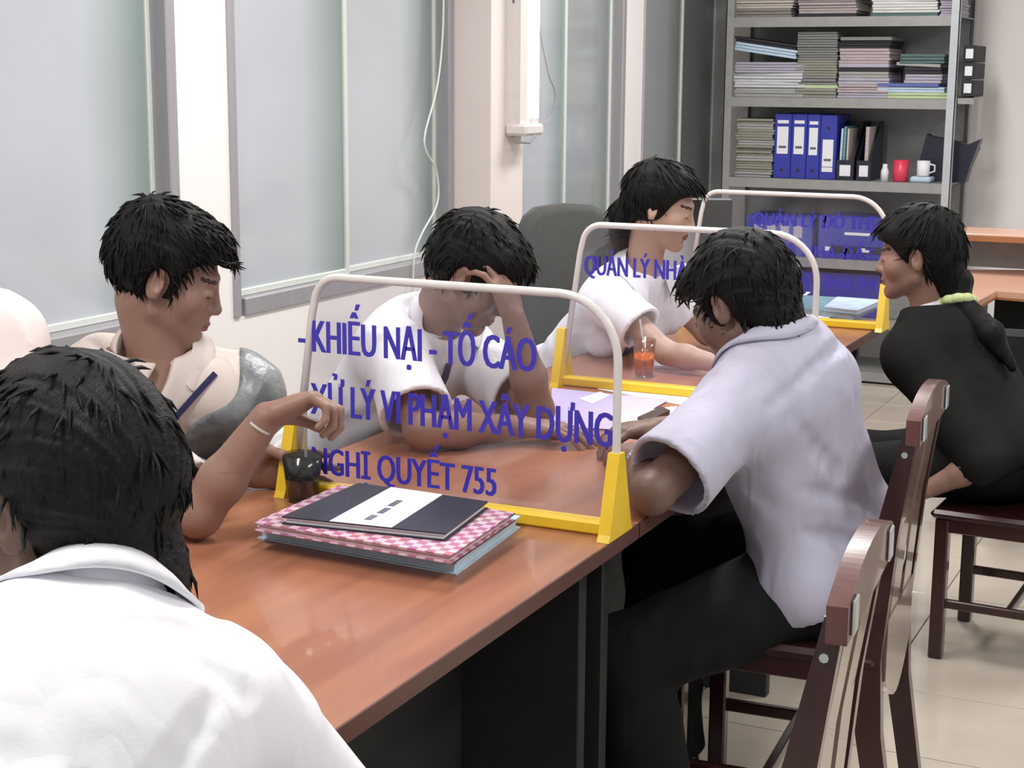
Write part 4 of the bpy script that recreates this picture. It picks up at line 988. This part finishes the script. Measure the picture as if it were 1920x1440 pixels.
paper('dark tablet-like clipboard beside the lilac form', [(1195, 788), (1215, 795), (1256, 775), (1240, 768)], z=.7546, m='leather', t=.008, name='clipboard', group=None, cat='clipboard')
paper('white notebook under the forearms of the woman behind the middle screen', [(1215, 690), (1345, 698), (1352, 672), (1228, 672)], z=.7504, t=.008, name='notebook', group=None, cat='notebook')
g = at(1207, 706, z=.7503)
t = thing('drinking_glass', 'clear glass of orange drink standing behind the middle screen', 'glass', g)
MB().lathe([(.024, 0), (.030, .10), (.0285, .10), (.0225, .005), (.001, .005)], n=24).build('tumbler', 'glass', t, smooth=True)
MB().lathe([(.0222, .0055), (.0262, .062)], n=24).build('orange_drink', 'drink', t, smooth=True)
MB().tube([(.012, 0, .01), (-.016, .004, .15)], .0028, 8).build('straw', 'white_frame', t)
paper('big white sheet curling over the edge of the farthest desk', [(1478, 612), (1540, 612), (1566, 585), (1490, 575)], z=.752)
G = 'teal ledgers on the farthest desk'
book('teal ledger lying open nearest the white sheet on the farthest desk', [(1490, 576), (1600, 590), (1660, 562), (1500, 553)], .020, 'teal_book', 'page_blue', .7504, G, name='ledger')
book('pale ledger lying on the teal one on the farthest desk', [(1545, 575), (1608, 582), (1655, 562), (1570, 556)], .014, 'pap_sky', 'page_blue', .7712, G, name='ledger')
paper('white loose leaf at the left of the farthest desk', [(1470, 560), (1500, 562), (1520, 548), (1480, 546)], z=.7504)
# black monitor and white papers seen between the woman behind the middle screen and the shelves
p = at(1330, 440, Y=5.6); mt = thing('monitor', 'small black monitor turned away, right of the face of the woman in white', 'monitor', (p[0] - .02, 5.6, .0), .5)
mt.location.z = .7503; zc = float(at(1326, 400, Y=5.6)[2]) - .75
MB().box((0, 0, zc), (.20, .03, .11), b=.006).build('display', 'black_plastic', mt); MB().box((0, .02, zc / 2), (.03, .02, zc), b=.004).build('stand', 'black_plastic', mt); MB().box((0, .01, .006), (.14, .12, .012), b=.004).build('base', 'black_plastic', mt)
sc = thing('side_table', 'low grey cupboard by the window that carries the small monitor', 'cupboard', (p[0] - .05, 5.68, 0))
MB().box((0, 0, .374), (.62, .5, .75), b=.004).build('carcass', 'grey_metal', sc)
for k in (-1, 1): d = MB().box((k * .15, -.255, .37), (.29, .012, .70), b=.003).build('door', 'grey_metal_light', sc); MB().box((k * .03, -.267, .42), (.012, .012, .09), b=.003).build('handle', 'chrome', d)
MB
o = centred(MB().box((p[0] + .02, 5.50, .7503 + .05), (.20, .12, .10), b=.002), 'paper_pile', 'paper', 'pile of white paper in front of the small black monitor', 'paper')
# glass of dark iced drink with straw
DR = at(568, 938, z=.7503)
t = thing('dark_drink_cup', 'short clear cup of black iced drink held by the young man in beige', 'cup', DR)
MB().lathe([(.028, 0), (.038, .088), (.0365, .088), (.0265, .004), (.001, .004)], n=24).build('tumbler', 'acrylic', t, smooth=True)
MB().lathe([(.0264, .0045), (.0362, .084)], n=24).build('black_drink', 'dark_drink', t, smooth=True)
tp = at(574, 720, Y=DR[1] - .01) - DR
MB().tube([V(.006, 0, .01), V(tp[0], tp[1], tp[2])], .0026, 8).build('straw', 'alu', t)
# ------------------------------------------------------------------ the people
A_ = np.array
# young man in beige at the left
dr_top = DR + V(0, 0, .165)
wr2 = A_([-1.500, 2.150, .955])
p = Person('young man in a beige shirt with navy neck strap, looking down into his drink', skin='skin_tan', hs=1.0, bs=1.0,
    head=at(320, 520, Y=2.40), face=mix(.93, .04, -.34), neck=at(300, 682, Y=2.40), pelvis=A_([-2.10, 2.33, .592]),
    shR=at(165, 765, Y=2.29), shL=at(460, 735, Y=2.45), elR=at(372, 965, z=.795), elL=A_([-1.80, 2.50, .82]),
    wrR=at(500, 782, Y=2.165), wrL=at(462, 886, Y=2.43),
    hR=dict(d=mix(.86, .18, .34), n=mix(.30, -.25, -.92), curl=(1.0, 1.05, 1.1, 1.1), thumb=.7), hL=dict(d=mix(.95, .05, .05), n=mix(.1, -.9, -.15), curl=(.22, .25, .3, .35), thumb=.6),
    knR=A_([-1.62, 2.12, .50]), knL=A_([-1.62, 2.35, .50]), anR=A_([-1.58, 2.12, .08]), anL=A_([-1.58, 2.35, .08]))
P2 = p; p.body()
p.hairdo(dict(vol=.006, n=900, lift=.16, add=[((0, .020, .088), (.068, .066, .034)), ((0, .070, .062), (.054, .030, .020)), ((0, -.055, .045), (.082, .068, .088))], line=SHORT), amp=.003)
cr = p.creases(.012, 1, [[(.12, .14), (.07, .30), (.07, .5)], [(-.05, .3), (-.02, .6)], [(.10, .38), (.02, .62)], [(.13, .55), (.03, .72)], [(-.09, .2), (-.03, .42)]])
p.shirt('shirt_beige', extra=cr, g=.012, hem=.02, sleeve=.86, vneck=.085)
fs_, sp_ = p.field
sdf_object('grey_sleeve', [q for q in fs_], .006, 'jacket_grey', p.root, lambda c, d: np.maximum(np.maximum(sp_(c, d) - .005, (c - p.neck) @ p.tl + .112 + .02 * np.sin(((c - p.neck) @ p.tu) * 30)), -.28 - (c - p.neck) @ p.tu), box=(p.shL - V(.3, .3, .34), p.shL + V(.3, .3, .16)), origin=p.o)
p.collar('shirt_beige', tilt=.10, tip=.085, gap=34, leaf=.050, flare=.026, stand=.036, drop=.050, ctr=.012, r=.071)

def chest(t, x, lift=.012):
    b = lean(p.neck, p.pelvis, t) + p.tl * x; n = nrm(p.tf + p.tu * max(0, 1.1 - 3.2 * t)); return on_surface(b, p.field[0], n, p.field[1]) + n * (lift - .009)
rib = [chest(a, b, .014) for a, b in zip(np.linspace(.10, .52, 13), np.linspace(.080, .0, 13))]
strip_on(p, 'neck_strap', 'navy', rib, .013, .003, p.tf)
rib = [chest(a, b, .014) for a, b in zip(np.linspace(.05, .52, 13), np.linspace(-.085, .0, 13))]
strip_on(p, 'neck_strap', 'navy', rib, .011, .003, p.tf)
cb = chest(.14, .066, .020); R_ = p.TR.T
o = MB().box((0, 0, 0), (.030, .006, .030), b=.002, R=R_).build('badge', 'badge', p.root, loc=cb - p.o)
for t_ in (.20, .32, .44): 
    c = chest(t_, .0, .009); MB().tube([c - p.o - p.tf * .002, c - p.o + p.tf * .003], .006, 10).build('button', 'shirt_soft', p.root)
strip_on(p, 'placket', 'shirt_beige', [chest(.13, .0, .006), chest(.24, 0, .007), chest(.36, 0, .007), chest(.50, 0, .007)], .028, .002, p.tf)
p.trousers(); p.shoes()
wv = nrm(p.wrR - p.elR); MB().tube([p.wrR - wv * .020 - p.o, p.wrR - wv * .015 - p.o], .0290, 20, flat=.9).build('bracelet', 'pap_cream', p.root, smooth=True)
# boy in white with his back to us
p = Person('boy in a white shirt seen from behind in the bottom left corner', skin='skin_brown', hair='hair_soft', hs=1.12, bs=1.0, lod=.95, folds=.008,
    head=at(122, 935, Y=1.30), face=mix(-.80, .52, -.25), neck=at(178, 1195, Y=1.22), pelvis=A_([-.93, .86, .592]),
    shR=at(432, 1315, Y=1.30), shL=at(-150, 1400, Y=1.07), elR=A_([-.90, 1.44, .66]), elL=A_([-1.28, 1.35, .80]), wrR=A_([-1.05, 1.33, .62]), wrL=A_([-1.40, 1.52, .785]),
    hR=dict(d=A_([-1, .15, 0]), n=A_([0, 0, -1.])), hL=dict(d=A_([-.3, 1, 0]), n=A_([0, 0, -1.])),
    knR=A_([-1.02, 1.24, .50]), knL=A_([-1.22, 1.16, .50]), anR=A_([-1.02, 1.26, .08]), anL=A_([-1.22, 1.18, .08]))
p.body()
p.hairdo(dict(vol=.010, add=[((0, -.045, .02), (.084, .088, .088)), ((0, -.064, -.075), (.068, .046, .080)), ((0, .05, .07), (.07, .055, .05))], line=[(-.13, -.155), (-.07, -.155), (-.035, -.115), (-.022, -.030), (-.004, -.015), (.004, -.035), (.020, -.032), (.028, .020), (.050, .050), (.070, .058), (.13, .062)]), amp=.004)
cr = p.creases(.016, -1, [[(-.15, .13), (0, .12), (.16, .14)], [(.13, .18), (.08, .40), (.07, .60)], [(-.13, .18), (-.08, .45)], [(.05, .10), (.13, .06)], [(.03, .3), (.0, .6)]])
p.shirt('shirt_white', extra=cr, g=.016, hem=.06, sleeve=.8, fold_f=10); p.collar('shirt_white', tilt=.0, stand=.036, leaf=.060, r=.074, ctr=.012, flare=.03); p.trousers(); p.shoes()
wood_chair('wooden chair hidden under the boy in white at the bottom left', (-.99, .90, 0), math.atan2(-(-.10), .33) * 1.0)
# clerk at the far left edge: only a shoulder in view
p = Person('person in a pinkish white shirt at the far left edge, only a shoulder in view', skin='skin_light', lod=1.3,
    head=at(-190, 395, Y=1.84), face=mix(-.2, -.6, -.3), neck=at(-150, 560, Y=1.86), pelvis=A_([-2.08, 1.72, .592]),
    shR=at(-320, 660, Y=1.72), shL=at(2, 632, Y=1.97), elR=A_([-1.75, 1.50, .80]), elL=A_([-1.74, 1.88, .80]), wrR=A_([-1.52, 1.55, .80]), wrL=A_([-1.52, 1.80, .80]),
    hR=None, hL=None, knR=A_([-1.66, 1.62, .50]), knL=A_([-1.66, 1.82, .50]), anR=A_([-1.62, 1.62, .08]), anL=A_([-1.62, 1.82, .08]))
dm('shirt_pink', (.80, .70, .69), .75, noise=(7, (.72, .60, .58), .7), bump=(260, .05))
p.body(); p.hairdo(dict(line=SHORT)); p.shirt('shirt_pink', g=.014, sleeve=.9); p.trousers(); p.shoes()
# clerk resting forehead on hand
p = Person('clerk in a white shirt behind the nearest screen, forehead resting on one hand', skin='skin_tan', hs=.99, lod=1.1,
    head=at(892, 515, Y=3.12), face=mix(.80, -.22, -.62), neck=at(812, 610, Y=3.15), pelvis=A_([-1.96, 3.12, .592]),
    shR=at(738, 650, Y=3.0), shL=at(868, 655, Y=3.30), elR=at(792, 808, z=.795), elL=A_([-1.435, 3.15, .795]), wrR=A_([-1.41, 3.02, .785]), wrL=at(962, 592, Y=3.08),
    hR=dict(d=A_([1, .25, 0.]), n=A_([0, 0, -1.]), curl=(.25, .3, .3, .35)), hL=dict(d=mix(-.30, -.05, .95), n=mix(-.75, .6, -.2), curl=(.45, .5, .55, .6), thumb=.2),
    knR=A_([-1.55, 3.03, .50]), knL=A_([-1.55, 3.25, .50]), anR=A_([-1.52, 3.03, .08]), anL=A_([-1.52, 3.25, .08]))
p.body(); p.hairdo(dict(vol=.008, add=[((0, .035, .07), (.078, .066, .050)), ((0, -.05, .0), (.082, .070, .075))], line=[(-.13, -.085), (-.07, -.080), (-.035, -.065), (-.022, -.020), (-.004, -.012), (.004, -.034), (.020, -.034), (.032, .0), (.055, .028), (.075, .036), (.13, .04)]), amp=.0045)
cr = p.creases(.014, 1, [[(.12, .16), (.08, .36), (.05, .55)], [(.10, .5), (.02, .75)], [(.0, .3), (.03, .6)]]) + p.creases(.014, -1, [[(.12, .2), (.06, .5)], [(.10, .55), (.0, .8)], [(-.02, .3), (.02, .7)]])
p.shirt('shirt_soft', extra=cr, g=.014, sleeve=.80, sleeve_r=.020); p.collar('shirt_soft', tilt=.1); p.trousers('trousers'); p.shoes()
strip_on(p, 'neck_strap', 'navy', [on_surface(lean(p.neck, p.pelvis, t) + p.tl * .05 * (1 - t), p.field[0], p.tf, p.field[1]) + p.tf * .003 for t in np.linspace(.04, .46, 12)], .02, .003, p.tf)
# woman behind the middle screen
p = Person('woman in a white blouse with dark tied-back hair, writing behind the middle screen', skin='skin_light', messy=.08, fem=True, hs=.92, bs=.92, lod=1.1, folds=.006,
    head=at(1243, 388, Y=4.1), face=mix(.90, -.28, -.26), neck=at(1205, 508, Y=4.12), pelvis=A_([-1.94, 4.40, .592]),
    shR=at(1150, 568, Y=4.02), shL=at(1262, 560, Y=4.30), elR=at(1250, 662, z=.80), elL=A_([-1.44, 4.33, .80]), wrR=A_([-1.27, 3.95, .785]), wrL=A_([-1.28, 4.20, .785]),
    hR=dict(d=A_([1, .1, -.02]), n=A_([0, .2, -1.]), curl=(.5, .55, .6, .6)), hL=dict(d=A_([1, -.3, 0]), n=A_([0, 0, -1.])),
    knR=A_([-1.50, 4.22, .50]), knL=A_([-1.50, 4.42, .50]), anR=A_([-1.48, 4.22, .08]), anL=A_([-1.48, 4.42, .08]))
p.body()
LONG = [(-.13, -.115), (-.07, -.11), (-.045, -.09), (-.015, -.050), (.004, -.040), (.018, -.020), (.035, .015), (.055, .045), (.075, .055), (.13, .06)]
p.hairdo(dict(vol=.008, ears=False, add=[((0, -.085, -.03), (.060, .040, .060)), ((0, -.118, -.045), (.030, .030, .030)), ((0, -.10, -.10), (.045, .03, .06)), ((0, .045, .062), (.072, .050, .045))], line=LONG, ln=.05, lift=.02, n=520), amp=.0018)
pt = [p.head + p.HR.T @ V(0, -.118, -.05), p.neck - p.tf * .095 - p.tu * .02, p.neck - p.tf * .115 - p.tu * .11, p.neck - p.tf * .115 - p.tu * .19]
sdf_object('ponytail', [cone(pt[0], pt[1], .026, .036, .02), cone(pt[1], pt[2], .036, .034, .02), cone(pt[2], pt[3], .034, .012, .02)], .005, 'hair', p.root, lambda q, d: d + vnoise(q * V(90, 90, 12), 2) * .006, origin=p.o)
cr = p.creases(.011, 1, [[(.11, .2), (.06, .42)], [(.10, .5), (.03, .7)]]) + p.creases(.011, -1, [[(.11, .3), (.05, .6)], [(.10, .6), (.0, .85)], [(.12, .75), (.04, .95)]])
p.shirt('shirt_white', extra=cr, g=.011, sleeve=.52, sleeve_r=.016); p.collar('shirt_white', tilt=.05, r=.064, stand=.02, leaf=.05, tip=.09, flare=.03)
strip_on(p, 'neck_strap', 'navy', [on_surface(lean(p.neck, p.pelvis, t) + p.tl * .065 * (1 - t), p.field[0], p.tf, p.field[1]) + p.tf * .003 for t in np.linspace(.03, .36, 10)], .025, .003, p.tf)
p.trousers('suit_black'); p.shoes()
# man in the lavender shirt
p = Person('man in a lavender short-sleeved shirt leaning over the desk, back towards us', skin='skin_brown', hs=1.0, bs=1.0, lod=1.0, folds=.010,
    head=at(1386, 572, Y=2.95), face=mix(-.62, .60, -.50), neck=at(1448, 672, Y=2.93), pelvis=A_([-.750, 3.04, .592]),
    shR=at(1528, 705, Y=3.08), shL=at(1378, 775, Y=2.81), elL=at(1222, 925, z=.795), elR=A_([-.93, 3.22, .80]), wrL=A_([-1.075, 2.85, .787]), wrR=A_([-1.125, 3.07, .80]),
    hL=dict(d=A_([-.62, .75, .05]), n=A_([.1, -.1, -1.]), curl=(.5, .55, .6, .6), thumb=.3), hR=dict(d=A_([-.6, -.75, .05]), n=A_([.1, .1, -1.]), curl=(.6, .65, .7, .7), thumb=.4),
    knL=at(1165, 1235, Y=2.74), knR=A_([-1.14, 3.16, .50]), anL=A_([-1.00, 2.78, .08]), anR=A_([-1.12, 3.18, .08]))
P7 = p; p.body()
p.hairdo(dict(vol=.010, add=[((0, -.05, .02), (.084, .082, .088)), ((0, -.072, -.050), (.066, .042, .065)), ((0, .045, .070), (.074, .058, .042))], line=[(-.13, -.112), (-.07, -.110), (-.035, -.070), (-.022, -.020), (-.004, -.010), (.004, -.040), (.020, -.036), (.030, .015), (.050, .045), (.070, .052), (.13, .056)]), amp=.004)
cr = p.creases(.019, -1, [[(-.12, .20), (-.05, .48), (-.06, .62)], [(.12, .20), (.07, .45), (.08, .60)], [(-.13, .50), (-.03, .66), (.04, .72)], [(-.14, .70), (-.04, .88)], [(.13, .60), (.04, .84)], [(.00, .66), (.03, .86)], [(-.15, .135), (0, .12), (.15, .135)]])
p.shirt('shirt_lav', extra=cr, g=.019, hem=.045, sleeve=.80, sleeve_r=.022, fold_f=9, waist=.028); p.collar('shirt_lav', tilt=.0, r=.070, stand=.036, leaf=.052, ctr=.016, flare=.026)
MB().tube([lean(p.wrL, p.elL, .06) - p.o, lean(p.wrL, p.elL, .12) - p.o], .0315, 20).build('wristwatch', 'chrome', p.root, smooth=True)
p.trousers(g=.018); p.shoes()
# woman in black
p = Person('woman in a black suit with long black hair tied by a yellow-green band, facing left', skin='skin_tan', messy=.08, fem=True, hs=1.0, bs=.98, lod=1.15, folds=.004,
    head=at(1716, 478, Y=4.4), face=mix(-.93, .34, -.12), neck=at(1748, 588, Y=4.42), pelvis=A_([-.585, 4.36, .545]),
    shL=at(1704, 665, Y=4.27), shR=at(1812, 630, Y=4.55), elL=at(1842, 868, Y=4.17), elR=A_([-.72, 4.68, .64]), wrL=at(1735, 920, Y=4.18), wrR=A_([-.72, 4.46, .66]),
    hL=dict(d=mix(-1, .1, -.1), n=A_([0, 0, -1.])), hR=dict(d=A_([-.3, -.9, -.3]), n=A_([0, 0, -1.])),
    knL=A_([-1.00, 4.26, .46]), knR=A_([-1.00, 4.46, .46]), anL=A_([-1.02, 4.40, .08]), anR=A_([-1.02, 4.60, .08]))
p.body()
p.hairdo(dict(vol=.008, add=[((0, -.07, -.01), (.078, .062, .080)), ((0, -.085, -.075), (.056, .044, .060)), ((0, .045, .062), (.072, .050, .045))], line=[(-.13, -.15), (-.07, -.15), (-.045, -.12), (-.030, -.060), (-.020, .0), (.004, .0), (.014, -.02), (.03, .0), (.045, .02), (.060, .040), (.075, .048), (.13, .055)], ln=.05, lift=.02, n=560), amp=.0015)
pt = [p.head + p.HR.T @ V(0, -.10, -.085), p.neck - p.tf * .085 - p.tu * .01, p.neck - p.tf * .12 - p.tu * .13, p.neck - p.tf * .13 - p.tu * .24]
sdf_object('ponytail', [cone(pt[0], pt[1], .050, .034, .02), cone(pt[1], pt[2], .034, .036, .02), cone(pt[2], pt[3], .036, .012, .02)], .005, 'hair', p.root, lambda q, d: d + vnoise(q * V(90, 90, 12), 2) * .006, origin=p.o)
mb = MB(); c = pt[1] - p.o; ax = nrm(pt[1] - pt[0]); u = nrm(np.cross(ax, (0, 0, 1))); v = np.cross(ax, u)
mb.tube([c + (u * math.cos(t) + v * math.sin(t)) * (.038 + .004 * math.sin(t * 9)) for t in np.linspace(0, 2 * math.pi, 37)], .013, 8); mb.build('hair_band', 'scrunchie', p.root, smooth=True)
p.shirt('suit_black', name='jacket', g=.020, hem=.06, sleeve=1.10, long=True, fold_f=8); p.collar('suit_black', name='lapel_collar', r=.066, stand=.015, leaf=.05, tip=.10, flare=.03, drop=.06)
p.collar('shirt_soft', name='blouse_collar', r=.056, stand=.030, leaf=.03, tip=.05, flare=.012)
p.trousers('suit_black'); p.shoes()
q = at(1908, 945, Y=4.36)
hb = thing('handbag', 'dark handbag with pale trim on the seat behind the woman in black', 'bag', (-.40, 4.19, .4165))
MB().box((0, 0, .06), (.10, .16, .12), b=.02).build('bag_body', 'binder_dark', hb); MB().tube(spline([V(0, -.05, .115), V(0, -.04, .17), V(0, .04, .17), V(0, .05, .115)]), .006, 8).build('strap', 'white_frame', hb, smooth=True)
